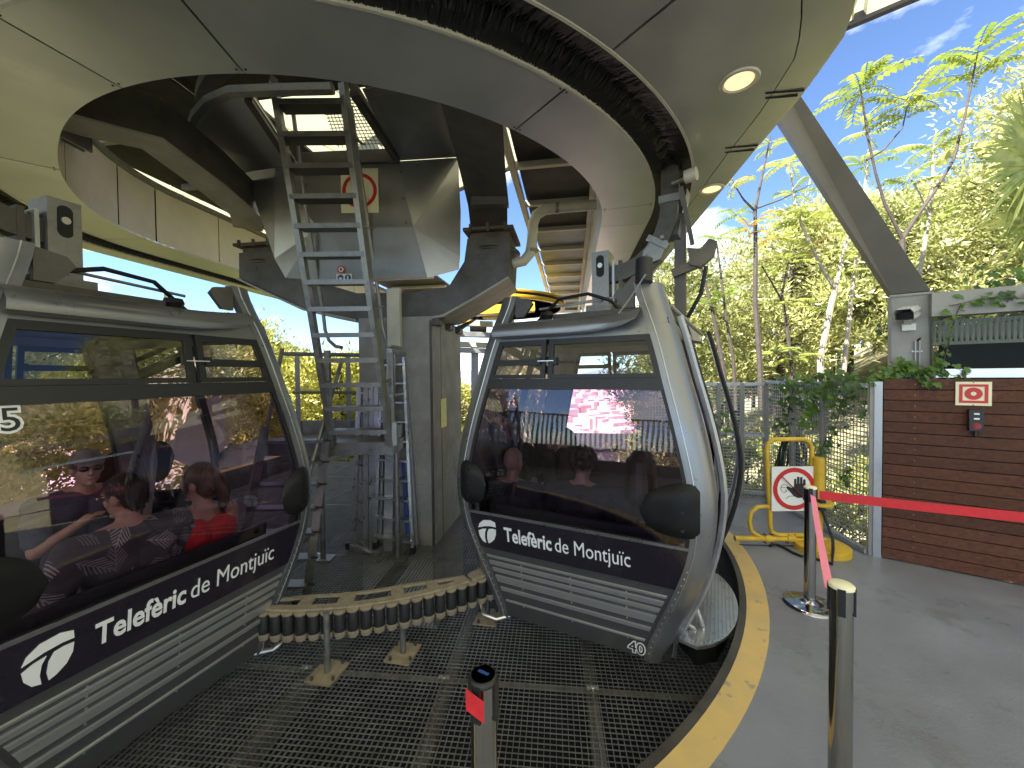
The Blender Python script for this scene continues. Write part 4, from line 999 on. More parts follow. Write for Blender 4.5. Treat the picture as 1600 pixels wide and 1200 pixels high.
    for sy in (-1, 1): pt('tie_rod', MB().tube([(-.45, sy*.42, 2.27), (.42, sy*.38, 2.33)], .011, 6), 'alu_dull'); pt('rod_end', MB().box((.44, sy*.40, 2.30), (.07, .07, .09)), 'steel_dark')
    return t
CAB_A = ((.838, 3.592, 0), math.atan2(-.4626, .8866))
CAB_B = ((-2.80, 2.44, 0), math.atan2(-.9455, -.3256))
cab40 = cabin('gondola_cabin', 'right silver cable car cabin with the number 40, beside the yellow line', *CAB_A, '40')
cab15 = cabin('gondola_cabin', 'left silver cable car cabin cut by the picture edge, passenger in red behind its glass', *CAB_B, None, .13)
m5 = text_mesh('15', .20, .01)
def decal5(b_, m_, off):
    mm = text_mesh('15', .135, b_)
    for v in mm.vertices:
        X, Zz = -.665+v.co.x*1.0, 1.498+v.co.y; v.co = (-X, fW(Zz)+off+(.001 if v.co.z > 0 else 0), Zz)
    put('number', mm, m_, cab15, local=True)
decal5(.010, 'print_white', .002); decal5(.0, 'print_black', .0045)

# ------------------------------------------------------------------ people
def remesh(mb, voxel, name, iters=3, dec=.55):
    me = mb.mesh(name+'_raw', None, 0); o = bpy.data.objects.new('tmp', me); COL.objects.link(o)
    m_ = o.modifiers.new('r', 'REMESH'); m_.mode = 'VOXEL'; m_.voxel_size = voxel; m_.use_smooth_shade = True
    s_ = o.modifiers.new('s', 'SMOOTH'); s_.factor = .5; s_.iterations = iters
    d_ = o.modifiers.new('d', 'DECIMATE'); d_.ratio = dec
    dg = bpy.context.evaluated_depsgraph_get(); me2 = bpy.data.meshes.new_from_object(o.evaluated_get(dg)); bpy.data.objects.remove(o); bpy.data.meshes.remove(me)
    if name in ('shirt', 'trousers'):
        off = Vector((len(me2.vertices)*.013, 3.1, 7.7))
        for v in me2.vertices:
            q = Vector((v.co.x*9, v.co.y*9, v.co.z*20))+off
            v.co += v.normal*(.0085*mnoise.noise(q) + .004*mnoise.noise(q*2.3))
    if name == 'hair':
        rr = random.Random(len(me2.vertices)); vv = []; ff = []; n0 = len(me2.vertices)
        vs_ = [v.co.copy() for v in me2.vertices]; ns_ = [v.normal.copy() for v in me2.vertices]; fs_ = [tuple(p.vertices) for p in me2.polygons]
        for _ in range(1100):
            i = rr.randrange(n0); p, n_ = vs_[i], ns_[i]; dn = Vector((rr.uniform(-.35, .35), -.45+rr.uniform(-.3, .3), -1)); d = (dn-n_*dn.dot(n_))
            if d.length < .05: continue
            d.normalize(); l = rr.uniform(.022, .055); sd_ = d.cross(n_)*.0011; o = n0+len(vv)
            vv += [p-sd_, p+sd_, p+d*l*.6+n_*.004+sd_, p+d*l*.6+n_*.004-sd_, p+d*l+n_*rr.uniform(.001, .010)]; ff += [(o, o+1, o+2, o+3), (o+3, o+2, o+4)]
        me2.clear_geometry(); me2.from_pydata(vs_+vv, [], fs_+ff)
    for p in me2.polygons: p.use_smooth = True
    me2.name = name; me2.materials.clear(); return me2
def caps(mb, p, q, r0, r1, seg=12):
    """closed tapered capsule"""
    p, q = Vector(p), Vector(q); d = q-p; l = d.length; d.normalize(); pts = []; rs = []
    for k in range(0, 5): a_ = R(90-22.5*k); pts.append(p-d*r0*math.sin(a_)); rs.append(max(.001, r0*math.cos(a_)))
    for k in range(0, 5): a_ = R(22.5*k); pts.append(q+d*r1*math.sin(a_)); rs.append(max(.001, r1*math.cos(a_)))
    return mb.tube(pts, rs, seg)
def person(label, loc, rz, shirt, skin='skin', hair='short', haircol='hair_dark', cap=False, glasses=False, lean=0., hyaw=0., hpitch=0., arms='lap', sleeve=.55, build=1.04, woman=False, s=1.0, low=False):
    t = thing('person', label, 'person', loc, rz); t.scale = (s, s, s)
    body = MB(); Hd = Matrix.Rotation(R(hyaw), 3, 'Z') @ Matrix.Rotation(R(-hpitch), 3, 'X')
    T = lambda p: Vector((p[0], p[1]+(p[2]-.47)*math.tan(R(lean)), p[2]))
    sw = (.175 if woman else .205)*build; hip = .105
    pel, wai, che, nek, hed = T((0, -.02, .50)), T((0, -.03, .68)), T((0, -.02, .90)), T((0, .0, 1.06)), T((0, .03, 1.205))
    for sx in (-1, 1):
        caps(body, pel+V(sx*.07, 0, 0), wai+V(sx*.045, 0, 0), .105*build, .10*build); caps(body, wai+V(sx*.045, 0, 0), che+V(sx*.075, 0, 0), .10*build, .105*build)
        sh = che+V(sx*sw, -.005, .085); caps(body, che+V(sx*.08, 0, .02), sh, .10*build, .062*build); caps(body, nek+V(sx*.02, -.01, -.02), sh+V(-sx*.02, 0, .01), .052, .05*build)
        kn, an = V(sx*.13, .42, .50), V(sx*.13, .42, .09)
        caps(body, pel+V(sx*hip, 0, -.02), kn, .088*build, .062); caps(body, kn, an, .056, .04); caps(body, an+V(0, -.03, -.03), an+V(0, .15, -.05), .04, .032)
        if arms == 'lap': el, wr = che+V(sx*(sw+.06), .06, -.22), V(sx*.12, .30, .60)
        elif arms == 'raise' and sx == 1: el, wr = che+V(sx*(sw+.07), .14, -.17), T((.11, .20, .86))
        elif arms == 'lean' and sx == -1: el, wr = che+V(sx*(sw+.13), .0, -.25), che+V(sx*(sw+.20), .10, -.47)
        else: el, wr = che+V(sx*(sw+.06), .02, -.24), V(sx*.20, .22, .55)
        caps(body, sh, el, .052*build, .042); caps(body, el, wr, .041, .028)
        d = (wr-el).normalized(); pc = wr+d*.045; side = d.cross(Vector((0, 0, 1))).normalized(); nrm = side.cross(d)
        caps(body, wr, pc+d*.01, .026, .032)
        for k, (off, ln) in enumerate(((-.028, .062), (-.009, .074), (.010, .070), (.027, .055))):
            b0 = pc+d*.025+side*off; b1 = b0+d*ln*.55-nrm*.006; b2 = b1+d*ln*.35-nrm*.022; caps(body, b0, b1, .0092, .0085, 8); caps(body, b1, b2, .0085, .0075, 8)
        th = pc-d*.01+side*(-sx*.03); caps(body, th, th+d*.045+side*(-sx*.022)-nrm*.012, .012, .009, 8)
    caps(body, nek+V(0, -.01, -.05), hed+V(0, -.015, -.06), .055, .05)
    hp = lambda x, y, z: hed + Hd @ V(x, y, z)
    body.ellipsoid(hp(0, -.008, .025), (.076, .094, .098), Hd); body.ellipsoid(hp(0, .018, -.04), (.060, .070, .078), Hd)
    caps(body, hp(0, .082, .012), hp(0, .104, -.022), .011, .016, 8); body.ellipsoid(hp(0, .068, -.098), (.024, .022, .018), Hd)
    for sx in (-1, 1): body.ellipsoid(hp(sx*.078, -.008, -.005), (.010, .022, .032), Hd); body.ellipsoid(hp(sx*.030, .078, .032), (.022, .014, .009), Hd); body.ellipsoid(hp(sx*.045, .052, -.025), (.018, .020, .018), Hd)
    body.ellipsoid(hp(0, .080, -.060), (.024, .014, .010), Hd)
    o = put('body', remesh(body, .0085, 'body'), skin, t, local=True)
    for sx in (-1, 1):
        put('eye', MB().ellipsoid(hp(sx*.030, .0815, .013), (.012, .007, .007), Hd, 10, 6), 'print_white', t, local=True); put('pupil', MB().ellipsoid(hp(sx*.030, .0865, .013), (.005, .003, .005), Hd, 8, 5), 'print_black', t, local=True)
    put('mouth', MB().ellipsoid(hp(0, .0915, -.063), (.022, .004, .004), Hd, 10, 6), 'skin_tan', t, local=True)
    # shirt
    sh_ = MB()
    for sx in (-1, 1):
        k_ = 1.0
        caps(sh_, pel+V(sx*.075, 0, -.02), wai+V(sx*.05, -.005, 0), .122*build, .118*build); caps(sh_, wai+V(sx*.05, -.005, 0), che+V(sx*.08, 0, 0), .118*build, .118*build)
        sh = che+V(sx*sw, -.005, .085); a_ = .062*build
        if arms == 'lap': el = che+V(sx*(sw+.06), .06, -.22)
        elif arms == 'raise' and sx == 1: el = che+V(sx*(sw+.07), .14, -.17)
        elif arms == 'lean' and sx == -1: el = che+V(sx*(sw+.13), .0, -.25)
        else: el = che+V(sx*(sw+.06), .02, -.24)
        if low: caps(sh_, che+V(sx*.06, -.0, -.01), sh+V(-sx*.05, 0, .02), .11*build, .050*build)
        else:
            caps(sh_, che+V(sx*.08, 0, .02), sh, .113*build, .074*build); caps(sh_, nek+V(sx*.02, -.012, -.045), sh+V(-sx*.02, 0, .015), .062, .062*build)
            caps(sh_, sh, sh+(el-sh)*sleeve*1.4, .073*build, .066*build)
    put('shirt', remesh(sh_, .011, 'shirt'), shirt, t, local=True)
    tr_ = MB()
    for sx in (-1, 1): caps(tr_, pel+V(sx*hip, 0, -.03), V(sx*.13, .42, .50), .10*build, .072); caps(tr_, V(sx*.13, .42, .50), V(sx*.13, .42, .14), .068, .056)
    caps(tr_, pel+V(-.08, 0, -.03), pel+V(.08, 0, -.03), .115, .115); put('trousers', remesh(tr_, .013, 'trousers'), 'cloth_jean', t, local=True)
    if hair == 'short':
        h_ = MB().ellipsoid(hp(0, -.016, .040), (.083, .097, .096), Hd); h_.ellipsoid(hp(0, -.05, -.005), (.072, .058, .07), Hd)
        put('hair', remesh(h_, .010, 'hair', 2), haircol, t, local=True)
    elif hair == 'pony':
        h_ = MB().ellipsoid(hp(0, -.016, .042), (.086, .100, .098), Hd); h_.ellipsoid(hp(0, -.05, -.01), (.078, .062, .085), Hd)
        caps(h_, hp(0, -.115, .03), hp(0, -.15, -.05), .035, .042); caps(h_, hp(0, -.15, -.05), hp(.01, -.135, -.17), .042, .020)
        for sx in (-1, 1): caps(h_, hp(sx*.072, .03, .02), hp(sx*.074, .035, -.05), .016, .012)
        put('hair', remesh(h_, .010, 'hair', 2), haircol, t, local=True)
    elif hair == 'long':
        h_ = MB().ellipsoid(hp(0, -.016, .042), (.088, .102, .098), Hd)
        for k in range(9):
            a_ = R(200+20*k-20); x, y = .078*math.cos(a_), -.02+.08*math.sin(a_); caps(h_, hp(x, y, .04), hp(x*1.18, y*1.15-.02, -.20), .032, .026)
        put('hair', remesh(h_, .010, 'hair', 2), haircol, t, local=True)
    elif hair == 'curly':
        h_ = MB(); rr = random.Random(4)
        for k in range(46):
            a_ = rr.uniform(0, 6.28); e = rr.uniform(-.5, 1.5); x = .085*math.cos(a_)*math.cos(e); y = .10*math.sin(a_)*math.cos(e)-.015; z = .04+.09*math.sin(e)
            if y > .05 and z < .06: continue
            h_.ellipsoid(hp(x, y, z), (.03, .03, .03), None, 8, 6)
        h_.ellipsoid(hp(0, -.016, .042), (.084, .098, .095), Hd); put('hair', remesh(h_, .010, 'hair', 1), haircol, t, local=True)
    if cap:
        c_ = MB(); rows = []
        for i in range(7):
            e = R(90*i/6); rows.append([hp(.087*math.cos(e)*math.cos(R(a)), -.012+.104*math.cos(e)*math.sin(R(a)), .052+.085*math.sin(e)) for a in range(0, 361, 20)])
        c_.sheet(rows); cp_ = put('cap', c_, 'cap' if cap == 1 else 'cloth_black', t, local=True)
        b_ = MB().sheet([[hp(x*.075, .075+.085*math.sqrt(max(0, 1-x*x))*f, .055-.012*f) for x in (-1, -.7, -.35, 0, .35, .7, 1)] for f in (0, .5, 1)], (0, 0, .006)); put('brim', b_, 'cap' if cap == 1 else 'cloth_black', cp_, local=True)
    if glasses:
        g_ = MB()
        for sx in (-1, 1): g_.ellipsoid(hp(sx*.033, .095, .012), (.027, .008, .020), Hd, 12, 6); g_.tube([hp(sx*.058, .09, .016), hp(sx*.082, .0, .018)], .003, 5)
        g_.tube([hp(-.008, .098, .016), hp(.008, .098, .016)], .003, 5)
        put('sunglasses', g_, 'lens_black' if glasses == 1 else 'chrome', t, local=True)
    return t
def in_cab(cab, x, y, face):
    (cx, cy, _), rz = cab; c_, s_ = math.cos(rz), math.sin(rz)
    return (cx + c_*x - s_*y, cy + s_*x + c_*y, -.095), rz + (0 if face > 0 else math.pi)
def seat_(cab, x, y, face, dz=0):
    l, r_ = in_cab(cab, x, y, face); return (l[0], l[1], l[2]-.04+dz), r_
# left cabin (its +y end faces the camera)
l, r_ = seat_(CAB_B, .05, .68, -1, -.02); person('man in a dark shirt with pale fronds, seen from behind through the left cabin glass', l, r_, 'cloth_fronds', 'skin', 'short', 'hair_dark', cap=0, glasses=2, lean=-4, hyaw=22, hpitch=6, arms='lean', build=1.12)
l, r_ = seat_(CAB_B, -.34, .68, -1, -.05); person('woman with a brown ponytail and red top, seen from behind in the left cabin', l, r_, 'cloth_red', 'skin', 'pony', 'hair_brown', lean=-3, hyaw=24, woman=True, low=True, build=.92)
l, r_ = seat_(CAB_B, -.24, -.42, 1, 0); person('man with cap, sunglasses and dark shirt facing the camera inside the left cabin', l, r_, 'cloth_navy', 'skin', 'short', 'hair_dark', cap=1, glasses=1, lean=6, hyaw=-12, arms='raise')
# right cabin (its -y end faces the camera)
l, r_ = seat_(CAB_A, -.60, -.64, 1, -.10); person('bald man in a black shirt, seen from behind at the left of the right cabin', l, r_, 'cloth_black', 'skin_tan', 'none', lean=-3, arms='lap', build=1.1)
l, r_ = seat_(CAB_A, -.62, .46, -1, 0); person('person in a dark cap and black top facing the bald man inside the right cabin', l, r_, 'cloth_black', 'skin_tan', 'short', 'hair_dark', cap=2, hyaw=35, lean=4)
l, r_ = seat_(CAB_A, .0, -.64, 1, -.06); person('person with dark curly hair seen from behind, middle seat of the right cabin', l, r_, 'cloth_black', 'skin_tan', 'curly', 'hair_dark', lean=-2)
l, r_ = seat_(CAB_A, .44, -.64, 1, -.04); person('woman with long dark hair beside the right corner post of the right cabin', l, r_, 'cloth_black', 'skin', 'long', 'hair_dark', lean=-2, woman=True)

# ------------------------------------------------------------------ timber wall, post, window band, camera, button and sign
W0 = V(3.375, 3.532, 0); WD = V(.8012, -.5984, 0); WN = V(.5984, .8012, 0); MW = Matrix(((WD.x, WN.x, 0), (WD.y, WN.y, 0), (0, 0, 1)))
wl = lambda t, off, z: W0 + WD*t + WN*off + V(0, 0, z)
tw = thing('timber_wall', 'brown horizontal timber board wall at the right side of the platform', 'wall', wl(1.3, .02, 0))
for k in range(17):
    z0 = .012+.0957*k; j = random.uniform(-.0025, .0025)
    put('plank', MB().box(wl(1.38, .014+j, z0+.0445), (2.80, .026, .0885), MW), 'timber', tw)
for k in range(17):
    for t_j in (.18, 1.02, 1.86):
        put('screw', MB().cyl(wl(t_j, .0008, .012+.0957*k+.044), wl(t_j, -.0022, .012+.0957*k+.044), .0045, 6), 'steel_galv', tw)
put('backing', MB().box(wl(1.38, .05, .81), (2.8, .03, 1.60), MW), 'dark_void', tw)
ep = thing('end_post', 'light grey metal post between mesh fence and timber wall', 'post', wl(-.06, 0, 0))
put('channel', MB().box(wl(-.055, .03, .805), (.055, .06, 1.61), MW), 'alu_dull', ep); put('channel_side', MB().box(wl(-.098, .035, .805), (.03, .05, 1.61), MW), 'beam_grey', ep)
# raking strut with its upright
def on_plane(px, py, off):
    d = ray(px, py); t = (off + (W0-V(0, 0, EYE)).dot(WN) )/d.dot(WN); return V(0, 0, EYE)+d*t
st_ = thing('raking_strut', 'big grey steel strut leaning from its upright by the wall up to the canopy', 'steel strut', on_plane(1425, 590, .3))
b0, b1, b2, b3 = on_plane(1393, 640, .26), on_plane(1459, 640, .26), on_plane(1454, 456, .26), on_plane(1393, 462, .26)
put('upright', MB().prism([b0, b1, b2, b3], WN*.22), 'beam_grey', st_, smooth=0)
t0, t1 = by(1205, 167, 3.42), by(1246, 143, 3.42); t0, t1 = b3+(t0-b3)*1.36, b2+(t1-b2)*1.36
put('strut', MB().prism([b3+V(0, 0, .012), b2+V(0, 0, .012), t1, t0], WN*.20), 'beam_brown', st_, smooth=0)
put('weld_plate', MB().bar(on_plane(1390, 463, .25), on_plane(1457, 457, .25), .012, .02), 'beam_grey', st_)
put('upright_edge', MB().bar(on_plane(1457, 600, .25), on_plane(1453, 460, .25), .012, .02), 'beam_grey', st_)
wb = thing('window_band', 'grey steel window band with dark glass above the timber wall', 'window', wl(1.6, .15, 1.65))
put('head_beam', MB().box(wl(1.85, .22, 2.285), (3.1, .14, .205), MW), 'beam_grey', wb)
put('sill', MB().box(wl(1.85, .17, 1.68), (3.06, .08, .075), MW), 'alu', wb)
put('pane', MB().sheet([[wl(.30, .19, z), wl(3.38, .19, z)] for z in (1.72, 2.18)]), 'window_glass', wb)
lo = thing('reflection_slats', 'white slatted board added behind the dark window glass in place of mirrored slats', 'louvre', wl(.55, .42, 1.95))  # board added to stand in for slats reflected in the glass
for k in range(19): put('slat', MB().box(wl(.30+.034*k, .42, 2.06), (.017, .02, .20), MW), 'louvre', lo)
for z in (2.15, 1.955): put('rail', MB().box(wl(.61, .432, z), (.66, .02, .03), MW), 'louvre', lo)
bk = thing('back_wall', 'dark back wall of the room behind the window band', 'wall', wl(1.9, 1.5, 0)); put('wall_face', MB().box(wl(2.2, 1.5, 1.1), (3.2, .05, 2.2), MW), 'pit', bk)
sg = thing('alarm_sign', 'cream square sign with red frame and red round button symbol on the timber wall', 'sign', wl(.515, -.01, 1.5))
sc = wl(.515, -.008, 1.512); put('plate', MB().box(sc, (.198, .008, .195), MW), 'sign_cream', sg)
fr = MB()
for dx, dz, sx_, sz_ in ((0, .067, .160, .020), (0, -.067, .160, .020), (-.070, 0, .020, .114), (.070, 0, .020, .114)): fr.box(sc+WD*dx+V(0, 0, dz)-WN*.0055, (sx_, .002, sz_), MW)
put('red_frame', fr, 'sign_red', sg)
disc_sign(sg, 'red_disc', sc, WD, uz, .050, 'sign_red', .0068, nrm=-WN); disc_sign(sg, 'centre_dot', sc, WD, uz, .016, 'sign_cream', .0082, nrm=-WN)
for dz in (.092, -.092): put('screw', MB().cyl(sc+V(0, 0, dz)-WN*.004, sc+V(0, 0, dz)-WN*.007, .004, 8), 'steel_dark', sg)
bx = thing('stop_button', 'black push button box with red button below the red framed sign', 'push button', wl(.525, -.03, 1.3))
bc = wl(.525, -.03, 1.295); put('box_body', MB().prism([bc+WD*x+V(0, 0, z)-WN*.025 for x, z in ((-.038, -.085), (.038, -.085), (.042, .08), (.036, .088), (-.036, .088), (-.042, .08))], WN*.055), 'black_plastic', bx, smooth=0)
put('button', MB().lathe([(0, .030), (.022, .028), (.027, .018), (.027, 0)], bc+V(0, 0, -.045)-WN*.025, 20, Matrix((WD, V(0, 0, 1).cross(WD)*-1, V(0, 0, 1))).transposed() @ Matrix.Rotation(R(90), 3, 'X')), 'red_button', bx)
for dz in (.055, .015): put('label_plate', MB().box(bc+V(0, 0, dz)-WN*.0262, (.03, .002, .013), MW), 'sign_white', bx)
put('cable_gland', MB().cyl(bc+V(0, 0, -.085), bc+V(0, 0, -.13), .012, 10), 'black_plastic', bx)
# cctv
cc = on_plane(1418, 490, .10); cv = thing('security_camera', 'white security camera with hood on the grey upright', 'camera', cc)
fwd = (V(-.75, -.52, -.18)).normalized(); sd_ = V(-fwd.y, fwd.x, 0).normalized(); upv = sd_.cross(fwd)*-1
if upv.z < 0: upv = -upv
def cprof(f, sc_=1.0): return [cc+fwd*f+(sd_*x+upv*z)*sc_ for x, z in ((-.055, -.045), (.055, -.045), (.062, -.035), (.062, .02), (.045, .048), (-.045, .048), (-.062, .02), (-.062, -.035))]
rows = [r+[r[0]] for r in (cprof(-.17, .8), cprof(-.15), cprof(.10), cprof(.13))]
mb = MB().sheet(rows); mb.add(cprof(-.17, .8), [tuple(range(8))]); put('housing', mb, 'cctv', cv, smooth=30)
put('window', MB().add([cc+fwd*.115+(sd_*x+upv*z) for x, z in ((-.05, -.035), (.05, -.035), (.05, .025), (-.05, .025))], [(0, 1, 2, 3)]), 'lens_black', cv)
put('hood', MB().sheet([[cc+fwd*f+sd_*x+upv*z for x, z in ((-.066, .0), (-.066, .022), (-.048, .054), (.048, .054), (.066, .022), (.066, .0))] for f in (-.12, .16)], (0, 0, .004)), 'cctv', cv, smooth=30)
put('bracket', MB().bar(cc-fwd*.02-upv*.05, cc-fwd*.06-upv*.10+WN*.08, .05, .04), 'cctv', cv); put('mount', MB().box(cc-upv*.115+WN*.10+WD*.02, (.09, .03, .06), MW), 'cctv', cv)
q = on_plane(1433, 532, .245)
put('cable', MB().tube([cc-fwd*.17, cc-fwd*.24-upv*.03+WN*.02, q+V(.09, 0, .08), q+V(.08, 0, .03), q], .006, 6), 'cable', cv)
put('cable', MB().tube([cc-fwd*.16-upv*.03, cc-fwd*.20-upv*.08+WN*.02, q+V(.07, 0, .05), q+V(.01, 0, .01)], .006, 6), 'cable', cv)
for dx in (-.012, .016): put('conduit', MB().cyl(q+WD*dx, q+WD*dx+V(0, 0, -.50), .008, 8), 'alu_dull', cv)
put('conduit_clip', MB().box(q+V(0, 0, -.10), (.07, .01, .012), MW), 'alu_dull', cv)

sn = thing('slat_screen', 'pale slatted screen wall behind the platform, seen only reflected in the right cabin glass', 'screen', (-4.6, -2.2, 0))
MS = Matrix.Rotation(R(-45), 3, 'Z'); sx3 = MS @ V(1, 0, 0)
put('board_base', MB().box((-4.6, -2.2, .45), (5.6, .05, .9), MS), 'beam_brown', sn)
for k in range(48): put('slat', MB().box(V(-4.6, -2.2, 1.62)+sx3*(-2.78+.118*k), (.05, .05, 1.4), MS), 'louvre', sn)
for z in (.93, 2.33): put('rail', MB().box((-4.6, -2.2, z), (5.6, .07, .06), MS), 'beam_grey', sn)
# ------------------------------------------------------------------ mesh fences
def mesh_fence(t, p, q, h, sp, posts, rails, z0=.02, r=.0028, gap=None):
    p, q = Vector(p), Vector(q); d = q-p; l = d.length; d.normalize(); mb = MB(); k = 0
    while k*sp <= l:
        a_ = p+d*k*sp; mb.bar(a_+V(0, 0, z0), a_+V(0, 0, h), r*2, r*2); k += 1
    k = 0
    while z0+k*sp <= h: mb.bar(p+V(0, 0, z0+k*sp), q+V(0, 0, z0+k*sp), r*2, r*3.4); k += 1
    put('wire_mesh', mb, 'alu_dull', t, kind='stuff', smooth=0, fix=False)
    for f in posts: put('post', MB().box(p+d*l*f+V(0, 0, h/2), (.05, .05, h), Matrix.Rotation(math.atan2(d.y, d.x), 3, 'Z')), 'beam_grey', t)
    for z in rails: put('rail', MB().bar(p+V(0, 0, z), q+V(0, 0, z), .045, .04), 'alu_dull', t)
mf = thing('mesh_fence', 'grey square mesh fence panel with ivy running back beside the timber wall', 'fence', (3.38, 4.5, 0))
mesh_fence(mf, (3.285, 3.62, 0), (3.46, 5.34, 0), 1.58, .043, (.35, .66, 1), (.03, 1.575))
ff = thing('mesh_fence', 'tall grey mesh fence with mid rail across the far end of the platform', 'fence', (2.9, 5.6, 0))
mesh_fence(ff, (3.46, 5.34, 0), (2.0, 5.98, 0), 1.56, .043, (.18, .36, .60, 1), (.05, .84, 1.55))

# ------------------------------------------------------------------ yellow barrier with hand sign, hose, cable
yb = thing('yellow_barrier', 'yellow tubular swing barrier on a heavy round foot', 'barrier', (2.93, 3.75, 0))
put('round_foot', MB().lathe([(0, .07), (.205, .066), (.225, .055), (.228, .0), (0, 0)], (2.945, 3.72, 0), 40), 'paint_yellow', yb)
pz = V(2.945, 3.76, 0)
put('pole', MB().cyl(pz+V(0, 0, .06), pz+V(0, 0, .42), .036, 16), 'paint_yellow', yb); put('pole', MB().cyl(pz+V(0, 0, .42), pz+V(0, 0, .88), .050, 18), 'paint_yellow', yb)
put('pole_flange', MB().lathe([(.04, .425), (.115, .43), (.12, .445), (.115, .46), (.04, .465)], pz, 28), 'paint_yellow', yb)
yY = 3.80
F = lambda x, y: by(x, y, yY)
put('frame_tube', MB().tube([F(1203, 800), F(1200, 760), F(1198, 705), F(1200, 693), F(1208, 686.5), F(1256, 686), F(1264, 690), F(1268, 700), F(1269, 760), F(1271, 830)], .021, 10), 'paint_yellow', yb)
put('frame_tube', MB().tube([F(1203, 795), F(1203, 820), F(1206, 831), F(1216, 836), F(1275, 836)], .021, 10), 'paint_yellow', yb)
put('loop_tube', MB().tube([F(1203, 791), F(1184, 792), F(1174, 800), F(1171, 815), F(1174, 830), F(1188, 839), F(1204, 843)], .019, 10), 'paint_yellow', yb)
put('boom', MB().tube([F(1148, 841), F(1240, 842)], .026, 10), 'paint_yellow', yb); put('boom', MB().tube([F(1240, 843), F(1290, 843)], .02, 10), 'paint_yellow', yb)
for x0, x1 in ((1194, 1206), (1229, 1241)):
    c_ = put('clamp', MB().cyl(F(x0, 841.5), F(x1, 841.5), .034, 12), 'paint_yellow', yb)
    for x in (x0+1, x1-1):
        for dz in (.04, -.04): put('clamp_bolt', MB().cyl(F(x, 841)+V(0, -.02, dz), F(x, 841)+V(0, .02, dz), .008, 6), 'steel_rust', yb)
for y in (727, 790): put('bracket', MB().bar(F(1268, y), by(1290, y, 3.78), .02, .025), 'paint_yellow', yb)
hs = thing('hand_sign', 'white square sign with barred black raised hand on the yellow barrier', 'sign', F(1236, 762))
sc = F(1236.5, 762)+V(0, -.035, 0); SW = .432
put('plate', MB().box(sc, (SW, .006, SW), Matrix.Rotation(R(0), 3, 'Z')), 'sign_white', hs)
disc_sign(hs, 'red_ring', sc, ux, uz, .205, 'sign_red', .0050, r_in=.163, nrm=NF)
hd = MB(); q = sc+V(.035, -.0042, .0)
def blob(mb, poly): n_ = len(poly); mb.add([q+V(x, 0, z) for x, z in poly], [tuple(range(n_))])
palm = [(-.035, .05), (.075, .05), (.085, .0), (.08, -.05), (.05, -.085), (.0, -.09), (-.04, -.07), (-.075, -.03), (-.105, .0), (-.11, .018), (-.098, .026), (-.06, .01), (-.04, .02)]
blob(hd, palm)
for x0, x1, zt in ((-.037, -.014, .098), (-.009, .015, .118), (.020, .044, .115), (.049, .074, .092)):
    r_ = (x1-x0)/2; xc = (x0+x1)/2; blob(hd, [(x0, .045), (x1, .045), (x1, zt-r_)] + [(xc+r_*math.cos(R(a)), zt-r_+r_*math.sin(R(a))) for a in range(15, 180, 15)] + [(x0, zt-r_)])
put('black_hand', hd, 'print_black', hs, smooth=0, fix=False)
ln = MB(); qq = sc+V(-.095, -.0045, .005)
pts = [qq+V(.035*math.cos(R(a)), 0, .038*math.sin(R(a))) for a in range(20, 330, 15)]; ln.tube(pts, .0022, 4)
ln.tube([qq+V(-.028, 0, .008), qq+V(.026, 0, .008)], .0022, 4); ln.tube([qq+V(.01, 0, -.01), qq+V(.02, 0, -.02), qq+V(.012, 0, -.026)], .0022, 4); ln.tube([qq+V(.035, 0, -.005), qq+V(.07, 0, -.008)], .0022, 4); ln.tube([qq+V(.015, 0, -.10), qq+V(.045, 0, -.075), qq+V(.10, 0, -.075)], .0022, 4)
put('head_outline', ln, 'print_black', hs)
put('red_bar', MB().bar(sc+V(-.125, -.0058, .125), sc+V(.125, -.0058, -.125), .0016, .036, NF), 'sign_red', hs)
ho = thing('garden_hose', 'dark green garden hose coiled on a hook of the mesh fence behind the yellow barrier', 'hose', by(1238, 700, 4.9))
rh = random.Random(5)
for k in range(9):
    c_ = by(1238+rh.uniform(-5, 8), 712, 4.82+.02*k); w_ = .17+rh.uniform(-.07, .07); h_ = .30+rh.uniform(-.06, .05)
    put('coil', MB().tube([c_+V(w_*math.cos(R(a))*(1 if math.sin(R(a)) < 0 else .75), rh.uniform(-.01, .01), .14+h_*(math.sin(R(a))-.6)) for a in range(0, 361, 20)], .013, 6), 'hose', ho)
put('hook', MB().bar(by(1237, 676, 4.85), by(1237, 692, 4.85), .03, .03), 'beam_grey', ho); put('hook', MB().bar(by(1252, 676, 4.85), by(1253, 696, 4.85), .03, .03), 'beam_grey', ho)
cb = thing('power_cable', 'black power cable curving over the floor at the foot of the yellow barrier', 'cable', bz(1230, 860, 0))
put('cable', MB().tube([bz(x, y, .012) for x, y in ((1203, 853), (1207, 850.5), (1214, 851), (1224, 855), (1238, 863), (1252, 869), (1262, 869))] + [V(2.80, 3.42, .012), V(2.90, 3.53, .085), V(2.97, 3.62, .14), V(2.975, 3.68, .24), V(2.95, 3.70, .34), V(2.93, 3.71, .42)], .0125, 8), 'cable', cb)
put('thin_wire', MB().tube([bz(x, y, .006) for x, y in ((1155, 851), (1200, 852), (1262, 853))], .005, 5), 'cable', cb)
put('plug', MB().box((2.925, 3.70, .44), (.05, .05, .10)), 'rubber', cb)

